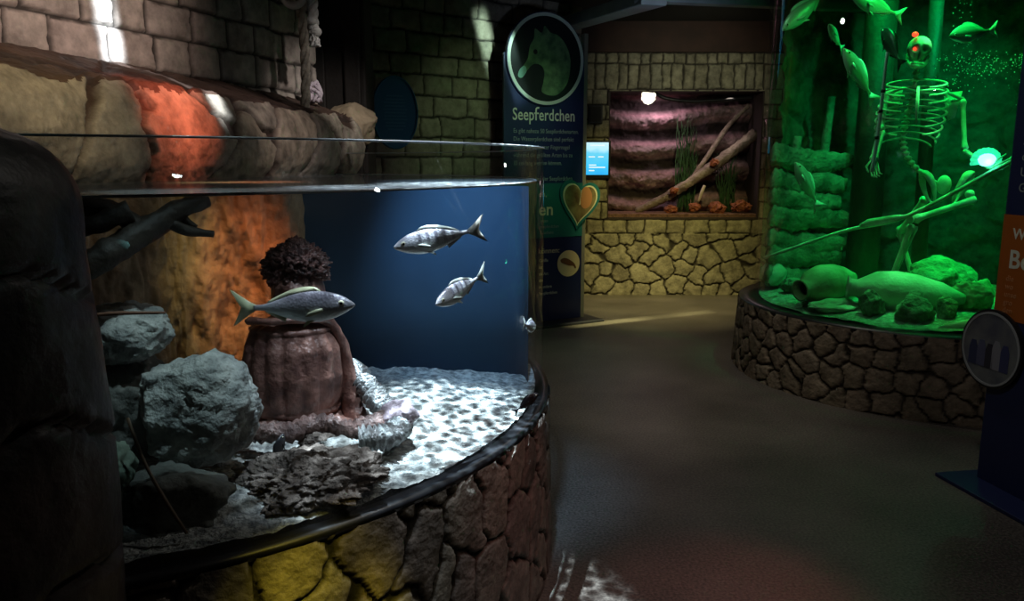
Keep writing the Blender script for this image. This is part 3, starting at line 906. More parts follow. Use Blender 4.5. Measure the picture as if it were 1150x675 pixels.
# ------------------------------------------------------------------ tall seahorse board
sq = Quaternion((0, 0, 1), math.atan2(.487, .873))
sb = thing('information_board', 'tall navy board about seahorses with a round picture on top, behind the round tank', 'sign', (-.072, 7.056, 0), sq)
BW = .845
obj('panel', box(BW, .03, 2.42, (BW / 2, .015, 1.23), .004), M_navy, sb, smooth=False)
obj('post', box(.04, .06, 2.66, (BW + .018, .03, 1.33), .004), plain('grey steel post', (.22, .22, .18), .5), sb, smooth=False)
obj('base_plate', box(1.05, .42, .02, (BW / 2 + .03, 0, .01), .004), plain('dark base plate', (.02, .022, .03), .5), sb, smooth=False)
DZ, DR = 2.405, .385
dk = obj('round_plate', xf(lathe([(0, -.012), (DR + .020, -.012), (DR + .020, .02), (0, .02)], 64), Matrix.Translation((.42, 0, DZ)) @ Matrix.Rotation(PI / 2, 4, 'X')), M_navy, sb, smooth=False)
obj('white_ring', xf(lathe([(DR - .018, .020), (DR - .018, .026), (DR + .012, .026), (DR + .012, .020)], 72), Matrix.Translation((.42, 0, DZ)) @ Matrix.Rotation(PI / 2, 4, 'X')), plain('pale ring', (.62, .72, .66), .5), dk, smooth=False)
obj('picture', xf(lathe([(0, .0225), (DR - .018, .0225)], 64), Matrix.Translation((.42, 0, DZ)) @ Matrix.Rotation(PI / 2, 4, 'X')), plain('black picture ground', (.004, .008, .012), .5), dk, smooth=False)
# the seahorse of the picture: neck, head and snout
def catmull_outline(pts, n=6):
    pp = pts + pts[:1]
    P = [np.array(p, float) for p in [pts[-1]] + pp + [pts[1]]]
    out = []
    for i in range(1, len(P) - 2):
        for k in range(n):
            t = k / n; a, b, c, d = P[i - 1:i + 3]
            q = .5 * ((2 * b) + (c - a) * t + (2 * a - 5 * b + 4 * c - d) * t * t + (3 * b - a - 3 * c + d) * t ** 3)
            out.append((float(q[0]), float(q[1])))
    return out
sh = catmull_outline([(-.27, -.105), (-.29, -.16), (-.25, -.175), (-.20, -.11), (-.13, -.05), (-.05, -.06), (-.02, -.12), (-.03, -.20), (-.04, -.29), (.10, -.31), (.21, -.22), (.25, -.10), (.25, .03), (.20, .14), (.12, .21), (.04, .23), (-.02, .28), (-.05, .22), (-.12, .25), (-.13, .17), (-.17, .10), (-.19, .0), (-.22, -.05)])
sh = obj('seahorse_print', prism([(x + .42, z + DZ) for x, z in sh], -.0245, -.0225), plain('seahorse print', (.16, .30, .14), .5, col2=(.05, .12, .06), vscale=14), dk, smooth=False)
obj('snout_print', prism([(x + .42, z + DZ) for x, z in catmull_outline([(-.275, -.105), (-.29, -.16), (-.25, -.17), (-.205, -.115), (-.225, -.07)])], -.0255, -.0245), plain('pale snout print', (.25, .55, .45), .5), sh, smooth=False)
obj('eye_print', xf(lathe([(0, .0257), (.022, .0257), (.022, .0245)], 20), Matrix.Translation((.42 - .115, 0, DZ + .055)) @ Matrix.Rotation(PI / 2, 4, 'X')), M_black, sh, smooth=False)
def TM(x, z, y=-.001, sx=1.0): return Matrix.Translation((x, y, z)) @ Rx @ Matrix.Diagonal((sx, 1, 1, 1))
def title_letters():
    # 'Seepferdchen' set in three runs; the f has a drawn hook so that it reads at a distance
    a = text('title', 'Seep', .150, TM(.085, 1.872, -.002, .76), M_white, sb, bold=.0012)
    x = max(v.co.x for v in a.data.vertices) + .008
    st = .017
    hook = [(.034 + .028 * math.cos(t), .090 + .028 * math.sin(t)) for t in np.linspace(PI, PI * .30, 9)]
    inner = [(.034 + .013 * math.cos(t), .090 + .013 * math.sin(t)) for t in np.linspace(PI * .30, PI, 9)]
    stem = [(.006, 0)] + hook + inner + [(.006 + st - .002, 0)]
    bar_ = [(-.006, .055), (.042, .055), (.042, .068), (-.006, .068)]
    sh_ = lambda P, y0, y1: prism([(x + p[0], 1.872 + p[1]) for p in P], y0, y1)
    obj('title_letter', merge(sh_(stem, -.003, -.001), sh_(bar_, -.0034, -.001)), M_white, a, smooth=False)
    text('title', 'erdchen', .150, TM(x + .043, 1.872, -.002, .76), M_white, sb, bold=.0012)
title_letters()
lines = ['Es gibt nahezu 50 Seepferdchenarten.', 'Die Wasserpferdchen sind perfekt', 'einmal 16 und unter Fingernagel', 'während die größten Arten bis zu', '35 cm lang werden können.', '', 'Zu den Feinden der Seepferdchen', 'gehört auch der Mensch. Daher', 'müssen wir diese Tiere vor', 'der traditionellen']
for k, s in enumerate(lines):
    if s: text('text_line', s, .055, TM(.095, 1.76 - k * .071, -.002, .80), M_textdim, sb)
obj('teal_band', box(BW, .004, .50, (BW / 2, -.002, 1.06)), M_teal, sb, smooth=False)
text('text_line', 'eh,', .07, TM(.36, 1.19, -.005), M_white, sb)
text('heading', 'en', .16, TM(.36, 1.02, -.005), M_cream, sb, bold=.003)
for k, s in enumerate(['gazen', 'seepferdchen', 'Tauchens']): text('text_line', s, .042, TM(.38, .955 - k * .055, -.005, .85), M_textdim, sb)
text('text_line', 'können:', .07, TM(.36, .665, -.002), M_cream, sb)
for k, s in enumerate(['Größe', 'ist', 'als Art', 'die', 'in andere', 'Seepferdchen']): text('text_line', s, .042, TM(.37, .585 - k * .062, -.002, .85), M_white, sb)
# shrimp roundel
o = obj('roundel', xf(lathe([(0, .006), (.125, .006), (.125, .0)], 48), Matrix.Translation((.695, 0, .555)) @ Matrix.Rotation(PI / 2, 4, 'X')), plain('cream roundel', (.74, .66, .36), .5), sb, smooth=False)
obj('shrimp_print', prism([(x + .695, z + .555) for x, z in catmull_outline([(-.09, .04), (-.05, .055), (0, .04), (.06, .0), (.085, -.045), (.07, -.05), (.05, -.025), (.0, -.02), (-.05, .0), (-.085, .015)])], -.0085, -.006), plain('brown shrimp print', (.16, .075, .03), .5), o, smooth=False)
# heart
def heart(s): return [(s * .62 * (math.sin(t) ** 3) * 1.08, s * (.62 * math.cos(t) - .24 * math.cos(2 * t) - .10 * math.cos(3 * t) - .03 * math.cos(4 * t))) for t in np.linspace(0, 2 * PI, 80, endpoint=False)]
HT = Matrix.Translation((.80, 0, 1.135)) @ Matrix.Rotation(.12, 4, 'Y')
hp = obj('heart_plate', xf(prism(heart(.34), -.02, .0), HT), M_teal, sb, smooth=False)
obj('heart_border', xf(prism(heart(.29), -.024, -.02), HT), M_cream, hp, smooth=False)
obj('heart_picture', xf(prism(heart(.265), -.027, -.024), HT), plain('photo print', (.12, .07, .03), .5, col2=(.35, .28, .12), vscale=9), hp, smooth=False)
obj('face_print', xf(prism([(x, z) for x, z in catmull_outline([(.02, .13), (.08, .14), (.13, .07), (.12, -.02), (.06, -.06), (.01, -.02), (.0, .06)])], -.029, -.027), HT), plain('skin print', (.55, .24, .10), .5), hp, smooth=False)
obj('divider_print', xf(prism([(.0, .11), (.012, .11), (.006, -.03), (-.006, -.03)], -.029, -.027), HT), M_cream, hp, smooth=False)

# tablet and small speaker on the window wall
tb = thing('tablet_screen', 'small lit blue screen on the stone wall beside the wall aquarium', 'screen', (.945, WY - .05, 1.53))
obj('case', box(.30, .03, .42, (0, 0, 0), .008), M_black, tb, smooth=False)
def screen_mat():
    m, nt, N, L = newmat('lit screen'); b = N['Principled BSDF']; b.inputs['Base Color'].default_value = (.02, .02, .02, 1); b.inputs['Roughness'].default_value = .2
    tc = N.new('ShaderNodeTexCoord'); sx = N.new('ShaderNodeSeparateXYZ'); L.new(tc.outputs['Object'], sx.inputs[0])
    nz = N.new('ShaderNodeTexNoise'); nz.inputs['Scale'].default_value = 6; L.new(tc.outputs['Object'], nz.inputs['Vector'])
    ad = N.new('ShaderNodeMath'); ad.operation = 'MULTIPLY_ADD'; ad.inputs[1].default_value = .16; L.new(nz.outputs['Fac'], ad.inputs[0]); L.new(sx.outputs['Z'], ad.inputs[2])
    r = N.new('ShaderNodeValToRGB'); e = r.color_ramp.elements
    mr = N.new('ShaderNodeMapRange'); mr.inputs['From Min'].default_value = -.12; mr.inputs['From Max'].default_value = .30; L.new(ad.outputs[0], mr.inputs['Value']); L.new(mr.outputs['Result'], r.inputs['Fac'])
    e[0].color = (.02, .35, .75, 1); e[1].color = (.55, .75, .85, 1)
    x = e.new(.35); x.color = (.05, .5, .8, 1); x = e.new(.62); x.color = (.12, .55, .75, 1); x = e.new(.75); x.color = (.4, .72, .85, 1)
    L.new(r.outputs['Color'], b.inputs['Emission Color']); b.inputs['Emission Strength'].default_value = 1.25
    return m
obj('display', box(.25, .004, .355, (0, -.016, .01)), screen_mat(), tb, smooth=False)
for k, (x, z, wd) in enumerate([(0, .155, .16), (-.06, .03, .07), (.04, .03, .06), (-.05, -.06, .08), (0, -.085, .18), (-.06, -.12, .06)]):
    obj('print_line', box(wd, .002, .012, (x, -.0185, z)), plain('white screen print', (.8, .9, .9), .5, emit=(.8, .95, 1), estr=.9) if k == 0 else bpy.data.materials['white screen print'], tb, smooth=False)
sp = thing('wall_speaker', 'small black box speaker on the stone wall above the lit screen', 'speaker', (.915, WY - .05, 2.02))
obj('case', box(.16, .09, .21, (0, 0, 0), .015), M_black, sp, smooth=False)
obj('grille', box(.13, .01, .17, (0, -.048, 0), .004), plain('dark grille', (.02, .02, .02), .8), sp, smooth=False)
obj('bracket', box(.05, .05, .05, (0, .05, -.05)), M_black, sp, smooth=False)

# ------------------------------------------------------------------ wall aquarium
wa = thing('display_aquarium', 'rectangular aquarium window in the far stone wall with pinkish layered rock', 'aquarium', ((WX0 + WX1) / 2, WY, WZ0))
WW, WH, WD = WX1 - WX0, WZ1 - WZ0, .75
hw = WW / 2
M_inn = plain('dark tank side', (.05, .035, .035), .8)
obj('housing', merge(box(WW + .1, WD, .05, (0, WD / 2 + .03, -.025)), box(WW + .1, WD, .05, (0, WD / 2 + .03, WH + .025)), box(.05, WD, WH + .1, (-hw - .025, WD / 2 + .03, WH / 2)), box(.05, WD, WH + .1, (hw + .025, WD / 2 + .03, WH / 2)), box(WW + .1, .05, WH + .1, (0, WD + .05, WH / 2))), M_inn, wa, smooth=False)
def hf(u, v):
    band = np.sin((v + .05 * np.sin(u * 3)) / .34 * 2 * PI - .9)
    h = .5 * band + .9 * fbm(u * 5, v * 7, 71, 5) + .4 * fbm(u * 18, v * 18, 72)
    return h, np.clip(.5 + .45 * band + .5 * fbm(u * 9, v * 9, 73), 0, 1), sstep(band + .6 * fbm(u * 9, v * 4, 74), -.75, -.2)
M_strata = stone('pinkish layered rock', [(.07, .05, .05), (.18, .12, .13), (.34, .20, .22), (.22, .16, .16)], (.03, .02, .022), bump=1, bscale=35)
def Pw(u, v): return np.stack([u - hw, .55 + .10 * np.cos(u * 2.2) + 0 * v, v], -1), np.stack([0 * u, -np.ones_like(u), 0 * u], -1)
relief('layered_rock', Pw, WW, WH, 220, 180, hf, .13, M_strata, wa)
obj('sand_bed', xf(box(WW, .55, .06, (0, .3, .02), .01), Matrix()), plain('reddish sand', (.30, .16, .12), .85, col2=(.16, .08, .06), vscale=20, bump=1, bscale=60), wa, smooth=False)
obj('glass_pane', box(WW + .02, .02, WH + .02, (0, .02, WH / 2)), clear('aquarium pane', (.96, .96, .97), refl=.015, edge=.3), wa, smooth=False)
obj('frame', merge(box(WW + .05, .03, .025, (0, -.01, .0)), box(WW + .05, .03, .025, (0, -.01, WH)), box(.025, .03, WH, (-hw, -.01, WH / 2)), box(.025, .03, WH, (hw, -.01, WH / 2))), M_inn, wa, smooth=False)
M_log = plain('pale driftwood', (.42, .34, .28), .7, col2=(.16, .11, .09), vscale=9, bump=1, bscale=40)
o = obj('driftwood_log', merge(tube(smooth_path([(1.45, 9.22, .93, .035), (1.75, 9.2, 1.08, .05), (2.1, 9.17, 1.30, .055), (2.45, 9.15, 1.56, .06), (2.78, 9.13, 1.83, .062)], 10), .05, 14, rough=.35),
        tube(smooth_path([(2.1, 9.2, 1.32, .03), (2.3, 9.24, 1.62, .028), (2.5, 9.25, 1.92, .026), (2.72, 9.25, 2.15, .022)], 10), .03, 12, rough=.35)), M_log)
tag(o, 'long pale driftwood log slanting up to the right inside the wall aquarium', 'driftwood')
o = obj('black_hose', tube(smooth_path([(1.58, 9.08, 2.29), (1.72, 9.05, 2.21), (2.0, 9.05, 2.175), (2.35, 9.05, 2.19), (2.7, 9.05, 2.215)], 10), .022, 10), M_black)
tag(o, 'black hose sagging along the top inside the wall aquarium', 'hose')
M_weed = plain('green waterweed', (.06, .16, .06), .6, col2=(.03, .08, .03), vscale=20)
rgx = random.Random(11)
def weed(x, y, z, h, n, label):
    parts = []
    for k in range(n):
        x0 = rgx.uniform(-.09, .09); y0 = rgx.uniform(-.05, .05); hh = h * rgx.uniform(.5, 1)
        parts.append(tube(smooth_path([(x0, y0, 0, .007), (x0 + rgx.uniform(-.04, .04), y0, hh * .35, .011), (x0 + rgx.uniform(-.07, .07), y0, hh * .7, .010), (x0 + rgx.uniform(-.09, .09), y0, hh, .003)], 5), .01, 6, flat=.4))
    o = obj('waterweed', merge(*parts), M_weed); o.location = (x, y, z)
    return tag(o, label, 'plant')
weed(2.04, 9.30, .92, 1.15, 46, 'tall green waterweed growing behind the driftwood log in the wall aquarium')
weed(2.50, 9.27, .92, .75, 34, 'dark green waterweed under the slanting log at the right of the wall aquarium')
for k, (x, y, z, r, lab) in enumerate([(1.86, 9.08, 1.18, .05, 'small orange starfish-like coral on the lower part of the driftwood log'), (2.30, 9.06, 1.50, .055, 'round orange coral knob on the middle of the driftwood log'),
        (2.10, 9.05, .99, .07, 'orange red coral lump on the sand below the log middle'), (2.35, 9.05, .98, .10, 'wide orange red coral lump on the sand right of the weed'), (2.62, 9.06, 1.0, .11, 'large red coral lump in the lower right corner of the wall aquarium'), (1.82, 9.06, .96, .07, 'flat reddish coral lump on the sand under the low end of the log')]):
    o = obj('coral', rock((r, r * .8, r * .75), 60 + k, 5, .4, .12), plain('orange coral', (.50, .16, .07), .6, col2=(.24, .07, .04), vscale=18, bump=1, bscale=40) if k == 0 else bpy.data.materials['orange coral'])
    o.location = (x, y, z); tag(o, lab, 'coral')
o = obj('coral', tube(smooth_path([(2.14, 9.05, 1.06, .012), (2.17, 9.04, 1.16, .02), (2.20, 9.04, 1.24, .016)], 6), .015, 8), plain('white coral', (.7, .6, .52), .6)); tag(o, 'small white upright coral finger under the driftwood log', 'coral')

# ------------------------------------------------------------------ tall green tank
GX, GY, GR = 3.0, 5.6, 1.19
gt = thing('aquarium', 'tall cylindrical aquarium glowing green on a low field stone drum', 'aquarium', (GX, GY, 0))
P = arc_P(0, 0, 1.315, 1.285, -PI, 0, .5)
def hf(u, v):
    h, i, m = rubble(u, v, .145, 83, aspect=.95, joint=.16)
    return h + .35 * fbm(u * 14, v * 14, 15), i, m
M_rub2 = stone('brown field stones', [(.22, .18, .13), (.33, .27, .20), (.27, .21, .16), (.37, .31, .24)], (.035, .028, .022), bump=1, bscale=34, lo=.4)
relief('stone_base', P, 2 * PI * 1.315, .5, 700, 80, hf, .022, M_rub2, gt)
obj('rim', ring_solid(1.12, 1.30, .485, .505, 96, 0, 2 * PI), M_black, gt)
obj('acrylic_wall', ring_solid(GR - .03, GR, .50, 2.93, 128, 0, 2 * PI), M_acryl, gt)
obj('top_collar', ring_solid(GR - .06, GR + .06, 2.90, 3.0, 64, 0, 2 * PI), M_black, gt)
o = obj('water', lathe([(.01, .50), (GR - .033, .50), (GR - .033, 2.86), (.01, 2.86)], 128), M_greenwater, gt, smooth=False)
na, nr = 300, 120
aa, rr = np.meshgrid(np.linspace(0, 2 * PI, na), np.linspace(.02, GR - .035, nr), indexing='ij')
gx, gy = rr * np.cos(aa), rr * np.sin(aa)
gz = .515 + .06 * sstep(GR - rr, 0, .5) + .05 * fbm(gx * 3, gy * 3, 191) + .02 * fbm(gx * 14, gy * 14, 192, 3)
i = np.arange((na - 1) * (nr - 1)); a = (i // (nr - 1)) * nr + i % (nr - 1)
me = bpy.data.meshes.new('gravel_bed')
me.from_pydata(np.stack([gx, gy, gz], -1).reshape(-1, 3).tolist(), [], np.stack([a, a + nr, a + nr + 1, a + 1], 1).tolist()); me.update()
g = link('gravel_bed', me, plain('pale gravel', (.5, .5, .42), .8, col2=(.22, .24, .18), vscale=30, bump=1, bscale=80), gt); g['kind'] = 'stuff'
# rear rockwork of the tank
P = arc_P(0, 0, 1.10, 1.10, math.radians(-8), .5, 2.4)
def Pin(u, v):
    p, n = P(u, v); return p, -n
def hf(u, v):
    h, i, m = rubble(u, v, .42, 95, aspect=.8, joint=.5)
    return h * .3 + 1.1 * fbm(u * 4, v * 5, 96, 5), np.clip(i + .6 * fbm(u * 8, v * 8, 97), 0, 1), sstep(h, -.4, .3)
M_algae = stone('algae covered rock', [(.09, .11, .08), (.14, .17, .11), (.18, .21, .13), (.12, .14, .09)], (.05, .06, .045), bump=1, bscale=25)
relief('rockwork', Pin, 1.10 * math.radians(158), 2.35, 300, 200, hf, .10, M_algae, gt)

M_plank = plain('sunken planks', (.34, .36, .26), .7, col2=(.10, .12, .08), vscale=8, bump=1, bscale=30)
hull = thing('ship_hull', 'broken ship hull of curved planks at the left rear of the green tank', 'wreck', (2.18, 6.02, .55))
for k in range(7):
    z = .07 + k * .15 + .02 * math.sin(k * 2.3)
    pts = smooth_path([(-.21 + .01 * (k % 2), .0, z + .03, .075), (.0, .08 + .012 * (k % 3), z - .02, .085), (.2, .12, z - .035 + .03 * (k % 2), .082), (.38 + .14 * ((k * 5) % 4) / 4, .13, z - .03, .05)], 8)
    obj('plank', tube([(*p[:3], p[3] * .42) for p in pts], .03, 14, rough=.35, flat=2.5, seed=k), M_plank, hull)
for x in (-.02, .22): obj('frame_timber', tube(smooth_path([(x, .20, 0, .04), (x + .03, .22, .7, .04), (x + .08, .24, 1.45 if x > 0 else 1.15, .03)], 6), .04, 8, rough=.2), M_plank, hull)

mast = obj('mast', tube([(2.99, 5.72, .55, .055), (2.965, 5.72, 1.7, .05), (2.94, 5.70, 2.84, .045)], .05, 16, rough=.15), M_drift)
tag(mast, 'dark upright wooden mast behind the skeleton in the green tank', 'mast')
mast2 = obj('mast', tube([(2.72, 6.05, .55, .12), (2.72, 6.05, 1.7, .115), (2.72, 6.05, 2.84, .11)], .12, 20, rough=.1), M_drift)
tag(mast2, 'thick dark post standing behind the skeleton left of the mast', 'mast')

# ---- skeleton
sk = thing('skeleton', 'human skeleton crouching with bent knee inside the green tank', 'skeleton', (2.62, 5.30, .58))
SO = V((2.62, 5.30, .58))
def S(x, y, z): return V((x, y, z)) - SO
FW = V((-.35, -.93, 0)).normalized(); RT = V((.93, -.35, 0)).normalized()
def bone(p0, p1, r, k0=1.8, k1=1.8, n=18):
    a, b = V(p0), V(p1); pts = []
    for i in range(n + 1):
        t = i / n
        kk = 1 + (k0 - 1) * math.exp(-(t / .10) ** 2) + (k1 - 1) * math.exp(-((1 - t) / .10) ** 2)
        pts.append((*(a.lerp(b, t)), r * kk * (.55 if i in (0, n) else 1)))
    return tube(pts, r, 12)
# skull
sv = []
s0 = ball(1, sub=5)
for p in s0[0]:
    p = V(p)                                       # local: x right, -y forward, z up
    x, y, z = p
    q = V((x * .072, y * .092, z * .080))
    if z < -.1: q.x *= 1 - .30 * (-z - .1); q.y *= 1 - .12 * (-z - .1)
    f = max(0, -y)
    for s in (-1, 1): q.y += .050 * math.exp(-(((x - s * .40) ** 2) / .035 + ((z + .12) ** 2) / .035)) * f
    q.y += .035 * math.exp(-((x ** 2) / .008 + ((z + .48) ** 2) / .02)) * f
    q.y -= .012 * math.exp(-(((abs(x) - .55) ** 2) / .03 + ((z + .42) ** 2) / .02)) * f
    if z < -.55: q.z -= .03 * f
    sv.append(q)
HM = Matrix.Translation(S(2.632, 5.27, 2.222)) @ Matrix((RT, -FW, V((0, 0, 1)))).transposed().to_4x4() @ Matrix.Rotation(.12, 4, 'Y')
skull = obj('skull', xf((sv, s0[1]), HM), M_bone, sk)
tth = [ball((.0055, .006, .010), (x, -.066 - .018 * math.cos(x * 25), -.098), 1) for x in np.linspace(-.032, .032, 9)]
obj('teeth', xf(merge(*tth), HM), M_bone, skull)
jaw = [(-.058, .005, -.035, .012), (-.052, -.015, -.080, .014), (-.030, -.058, -.108, .016), (0, -.072, -.114, .019), (.030, -.058, -.108, .016), (.052, -.015, -.080, .014), (.058, .005, -.035, .012)]
obj('jaw', xf(tube(smooth_path(jaw, 6), .012, 10), HM), M_bone, sk)
M_red = plain('red eye lamp', (.5, .02, .01), .4, emit=(1, .04, .02), estr=3.0)
ee = obj('eye', xf(ball(.012, (-.032, -.055, -.010), 2), HM), M_red, skull); ee['label'] = 'red glowing eye'
rl = obj('forehead_lamp', xf(ball((.020, .014, .017), (-.046, -.062, .078), 3), HM), M_red, skull); rl['label'] = 'red glowing lamp on the forehead'
# spine
sp_ = smooth_path([S(2.645, 5.31, 2.12), S(2.665, 5.36, 1.95), S(2.655, 5.40, 1.80), S(2.635, 5.39, 1.66), S(2.66, 5.35, 1.53), S(2.76, 5.33, 1.42), S(2.84, 5.34, 1.37)], 4)
verts = []
for k, p in enumerate(sp_):
    verts.append(ball((.026, .026, .015), tuple(p), 2)); verts.append(ball((.012, .035, .009), (p[0] - FW.x * .03, p[1] - FW.y * .03, p[2]), 1))
obj('spine', merge(*verts, tube(sp_, .014, 8)), M_bone, sk)
for k in range(10):
    t = k / 9
    c = V(tuple(sp_[2])).lerp(V(tuple(sp_[12])), t)
    wd = .13 + .075 * math.sin(PI * (.2 + .65 * t)); dp = .11 + .05 * math.sin(PI * (.15 + .7 * t))
    drop = .05 + .05 * t
    for s in (-1, 1):
        pts = []
        end = 2.75 if k < 7 else 2.1 - .35 * (k - 7)
        for j in range(15):
            a = end * j / 14
            pts.append((*(c + RT * (s * wd * math.sin(a)) + FW * (dp * (1 - math.cos(a)) * .72 + .01) + V((0, 0, -drop * (1 - math.cos(a)) * .7))), .0085))
        obj('rib', tube(pts, .0085, 8, flat=.7), M_bone, sk)
st0 = V(tuple(sp_[2])) + FW * .20 + V((0, 0, -.06))
obj('sternum', tube([(*st0, .014), (*(st0 + FW * .03 + V((0, 0, -.12))), .017), (*(st0 + FW * .05 + V((0, 0, -.23))), .01)], .015, 10, flat=.5), M_bone, sk)
neckp = S(2.66, 5.34, 1.975)
shl, shr = S(2.475, 5.34, 1.935), S(2.905, 5.20, 1.90)
for s, q in (('l', shl), ('r', shr)):
    obj('clavicle', tube(smooth_path([(*(neckp + FW * .07 + V((0, 0, -.02))), .011), (*((neckp + q) / 2 + FW * .06 + V((0, 0, .02))), .009), (*q, .013)], 6), .01, 8), M_bone, sk)
    sc_ = q - FW * .10 + RT * (.05 if s == 'l' else -.05)
    obj('shoulder_blade', merge(xf(prism([(-.05, .05), (.06, .06), (.03, -.11), (-.01, -.13)], -.006, .006), Matrix.Translation(sc_) @ Matrix((RT, FW, V((0, 0, 1)))).transposed().to_4x4()), tube([(*sc_, .01), (*q, .016)], .012, 8)), M_bone, sk)
ell_, elr = S(2.405, 5.22, 1.70), S(2.905, 5.12, 1.575)
hal, har = S(2.325, 5.12, 1.515), S(3.005, 4.99, 1.465)
obj('upper_arm_bone', bone(shl, ell_, .015), M_bone, sk); obj('upper_arm_bone', bone(shr, elr, .015), M_bone, sk)
for e_, h_ in ((ell_, hal), (elr, har)):
    d = (h_ - e_).normalized().cross(V((0, 0, 1))).normalized() * .014
    obj('forearm_bone', merge(bone(e_ + d, h_ + d, .0095), bone(e_ - d, h_ - d, .0095)), M_bone, sk)
def hand(h, d, side):
    d = V(d).normalized(); side = V(side).normalized(); dn = d.cross(side)
    ps = [ball((.022, .02, .014), tuple(h), 2)]
    for k, (o_, l) in enumerate([(-.030, .075), (-.014, .09), (.004, .095), (.020, .085), (.035, .065)]):
        b = h + side * o_ * .5; m = h + side * o_ + d * .07; e1 = m + d * l * .45 + dn * .018; e2 = e1 + d * l * .25 + dn * .04
        if k == 0: m = h + side * (o_ - .015) + d * .04; e1 = m + d * .03 + dn * .02; e2 = e1 + d * .02 + dn * .02
        ps.append(tube([(*b, .006), (*m, .0075), (*(m.lerp(e1, .5)), .005), (*e1, .0065), (*e2, .004)], .006, 7))
    return merge(*ps)
obj('hand', hand(hal, (-.1, -.3, -.9), (1, 0, .1)), M_bone, sk)
obj('hand', hand(har, (.6, -.3, .25), (.2, .3, -.9)), M_bone, sk)
# pelvis
pc = S(2.90, 5.30, 1.33)
for s in (-1, 1):
    pts = []
    for j in range(26):
        a = 2 * PI * j / 25
        pts.append((*(pc + RT * (s * (.055 + .085 * (.5 + .5 * math.cos(a)))) + FW * (.055 * math.sin(a)) + V((0, 0, .085 * math.sin(a + .8) + .02 * math.cos(a)))), .020 + .012 * math.sin(a + .8)))
    obj('hip_bone', tube(pts, .02, 10, flat=.6, rough=.2), M_bone, sk)
obj('sacrum', xf(ball((.05, .03, .065), (0, 0, 0), 3), Matrix.Translation(pc - FW * .06 + V((0, 0, .02)))), M_bone, sk)
hip1, knee1, ank1 = S(3.02, 5.14, 1.265), S(2.665, 5.22, 1.125), S(2.575, 5.27, .705)
obj('thigh_bone', merge(bone(hip1, knee1, .021, 1.7, 2.0), ball(.03, tuple(hip1 + V((-.03, .02, .03))), 2)), M_bone, sk)
d = V((.018, 0, 0))
obj('shin_bone', merge(bone(knee1 + V((-.01, -.01, -.03)), ank1, .018, 1.9, 1.5), bone(knee1 + V((.035, .01, -.045)), ank1 + V((.025, .01, .02)), .009, 1.6, 1.5)), M_bone, sk)
obj('kneecap', ball((.026, .018, .028), tuple(knee1 + V((-.035, -.03, .0))), 2), M_bone, sk)
hip2, knee2, ank2 = S(2.84, 5.42, 1.26), S(2.83, 5.72, 1.0), S(2.90, 5.60, .66)
obj('thigh_bone', bone(hip2, knee2, .021, 1.7, 2.0), M_bone, sk)
obj('shin_bone', bone(knee2, ank2, .018, 1.9, 1.5), M_bone, sk)
def foot(p, d):
    d = V(d).normalized(); sd = d.cross(V((0, 0, 1)))
    ps = [ball((.03, .03, .025), tuple(p + V((0, 0, -.02))), 2), tube([(*(p - d * .04 + V((0, 0, -.04))), .02), (*(p + d * .05 + V((0, 0, -.03))), .018)], .02, 8)]
    for k in range(5): ps.append(tube([(*(p + d * .03 + sd * (k - 2) * .009 + V((0, 0, -.03))), .008), (*(p + d * .12 + sd * (k - 2) * .018 + V((0, 0, -.05))), .007), (*(p + d * (.19 - .012 * abs(k - 1)) + sd * (k - 2) * .02 + V((0, 0, -.062))), .005)], .007, 7))
    return merge(*ps)
obj('foot', foot(ank1, (-.5, -.8, 0)), M_bone, sk); obj('foot', foot(ank2, (-.3, -.9, 0)), M_bone, sk)

# lamp shell in the hand, spear
sl = thing('shell_lamp', 'glowing turquoise scallop shell held in the skeleton hand', 'lamp', (2.985, 5.02, 1.535))
vs, fs = [], []
nu, nv = 40, 14
for k in range(nv):
    t = k / (nv - 1)
    for s in range(nu):
        a = -.1 * PI + 1.2 * PI * s / (nu - 1)
        r = .098 * t * (1 + .05 * abs(math.cos(s * 1.0)))
        vs.append((r * math.cos(a), -.045 * math.sqrt(max(0, 1 - t * t * .96)) + .004 * math.cos(s * 1.5) * t, r * math.sin(a) * .85 - .03))
for k in range(nv - 1):
    for s in range(nu - 1): fs.append((k * nu + s, k * nu + s + 1, (k + 1) * nu + s + 1, (k + 1) * nu + s))
so = obj('shell', (vs, fs), plain('lit shell', (.3, .8, .65), .4, emit=(.05, .85, .50), estr=.9), sl)
md = so.modifiers.new('s', 'SOLIDIFY'); md.thickness = .006
obj('bulb', ball((.058, .035, .040), (-.01, -.03, -.02), 3), plain('lit bulb', (.8, 1, .95), .4, emit=(.25, 1, .80), estr=5.0), sl)
o = obj('spear', merge(tube(smooth_path([(1.93, 5.98, .775, .013), (2.35, 5.55, 1.02, .013), (2.60, 5.20, 1.145, .014), (3.0, 4.93, 1.455, .013), (3.22, 4.85, 1.60, .010), (3.36, 4.80, 1.69, .004)], 8), .012, 10), tube([(2.42, 5.45, 1.065, .014), (2.46, 5.41, 1.09, .028), (2.56, 5.26, 1.13, .026), (2.60, 5.20, 1.148, .014)], .02, 10)), M_bone)
tag(o, 'long thin spear running from the left of the green tank up past the skeleton hand', 'spear')
o = thing('mirrored_tube', 'white banded upright tube standing in for a mirrored lamp tube, before the skeleton', 'tube', (2.245, 4.95, 1.44))
obj('tube', tube(smooth_path([(0, 0, 0, .011), (.02, 0, .30, .011), (.035, 0, .72, .009)], 10), .011, 12), plain('mirrored tube white', (.75, .78, .80), .4), o)  # solid tube in place of a lamp tube's reflection in the acrylic
for z, x in ((.20, .013), (.36, .023), (.48, .028)): obj('band', tube([(x, 0, z), (x + .001, 0, z + .02)], .0135, 12), M_black, o)

